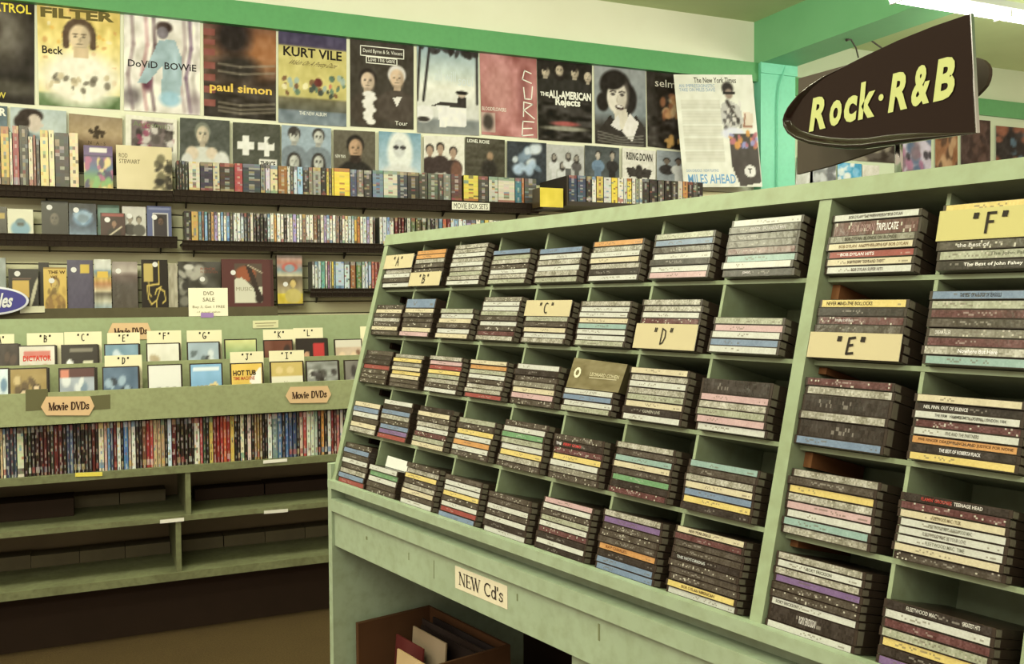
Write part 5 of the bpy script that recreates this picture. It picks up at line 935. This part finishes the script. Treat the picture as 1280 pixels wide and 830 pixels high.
def sgp2(px, py): v = ray(px, py); p = EYE + v * (XS2 / v[0]); return (p[1], p[2])
slab('rear_panel', [sgp2(*p) for p in b2], XS2, .006, 'signback')
# words set on the level baseline of the sign
y0, zb = sgp(1012, 166); y1, _ = sgp(1188, 122); zt = sgp(1197, 68)[1]; zb = (zb + sgp(1188, 122)[1]) / 2; yt1 = sgp(1198, 67)[0]
P = Panel((XS - .0012, y0, zb), (XS - .0012, yt1, zb), (XS - .0012, yt1, zt), (XS - .0012, y0, zt))
LC = (182, 184, 110)
W0 = P.w
for gl, xa, xb, ya, yb, hgt in (('R', 1012, 1038.5, 150, 150, .93), ('o', 1036.5, 1054.5, 143, 143, .70), ('c', 1054.5, 1073.5, 139, 139, .70), ('k', 1073.5, 1098, 134, 134, .98), ('R', 1111, 1141.5, 122, 122, .97), ('&', 1139, 1167, 116, 116, .985), ('B', 1167.5, 1199, 108, 108, 1.0)):
    ua, ub = [(y0 - sgp(x_, y_)[0]) / W0 for x_, y_ in ((xa, ya), (xb, yb))]
    letter(sg, P, gl, (ua, 0, ub, hgt), LC, bold=.04, shear=.26 if gl in 'RB' else .2, off=.0003)
ua = (y0 - sgp(1102.3, 122)[0]) / W0; b = MB(); b.quad([P.pt(ua + .0045 / P.w * math.cos(t), .45 + .0045 / P.h * math.sin(t), .0003) for t in np.linspace(0, 2 * math.pi, 17)[:-1]], LC); b.build('lettering', 'ink', sg)
b = MB(); yy, zz = sgp(1103, 187); b.tube([(XS + .03, yy, RK(1.2, .136, -.08)[2] + .012), (XS + .03, yy, 1.60)], .0055, n=12); b.build('stem', 'chrome', sg, smooth=True)
b = MB(); b.box((XS + .018, yy - .02, 1.585), (XS2 + .001, yy + .02, 1.61)); b.build('bracket', 'chrome', sg)

# ================================================================== CARDBOARD BOX UNDER THE RACK
def bxw(name, lo, hi, parent, m='card'): b = MB(); b.fbox(BK_, lo, hi); return b.build(name, m, parent)
cb = empty('cardboard_box', BK_(.16, .14, .3005)); tag(cb, 'open brown cardboard box of records under the rack counter', 'box')
bxw('bottom', (-.002, .040, .3006), (.322, .238, .306), cb); bxw('wall', (-.008, .040, .306), (.004, .238, .62), cb); bxw('wall', (.316, .040, .306), (.322, .238, .62), cb)
bxw('wall', (.004, .040, .306), (.316, .046, .42), cb); bxw('wall', (.004, .232, .306), (.316, .238, .62), cb)
for k, (m_, zt_, s0_, s1_, ln, c, lab) in enumerate(((.222, .612, .05, .31, .0, (40, 32, 28), 'black record sleeve standing at the back of the cardboard box'), (.205, .606, .03, .30, .0, (52, 40, 32), 'dark brown record sleeve second from the back of the box'), (.188, .598, .045, .30, .004, (44, 34, 28), 'black record sleeve behind the beige one in the box'), (.150, .606, .060, .20, .012, (150, 128, 92), 'beige record sleeve leaning in the cardboard box'), (.122, .585, .030, .15, .012, (96, 38, 32), 'dark red record sleeve in front of the beige one'), (.085, .580, .10, .26, .012, (196, 164, 108), 'pale cream sleeve curling at the front of the box'))):
    P = Panel(BK_(s0_, m_ - .02, .3065), BK_(s1_, m_ - .02, .3065), BK_(s1_, m_ + ln - .01, zt_), BK_(s0_, m_ + ln - .01, zt_)); a = Art(10, 10, c); a.noise(10, 4)
    tag(sheet('record_sleeve', P, a, .004, c), lab, 'record', 'records in the cardboard box')

# ================================================================== FLUORESCENT FIXTURE
lf = empty('fluorescent_lamp', (5.4, 4.1, 3.09)); tag(lf, 'bright fluorescent lamp fixture hanging at the top right corner', 'lamp')
b = MB(); b.box((4.25, 4.02, 3.125), (6.9, 4.18, 3.165)); b.build('housing', 'housing', lf)
for y_ in (4.06, 4.13):
    b = MB(); b.tube([(4.28, y_, 3.105), (6.87, y_, 3.105)], .019, n=10); b.build('tube', 'tube', lf, smooth=True)
for x_ in (4.30, 5.17, 5.95, 6.86): b = MB(); b.box((x_ - .008, 4.035, 3.08), (x_ + .008, 4.155, 3.125)); b.build('tube_clip', 'housing', lf)
for x_ in (4.4, 6.6): b = MB(); b.tube([(x_, 4.1, 3.165), (x_, 4.1, CEIL)], .006, n=6); b.build('hanger_rod', 'housing', lf)
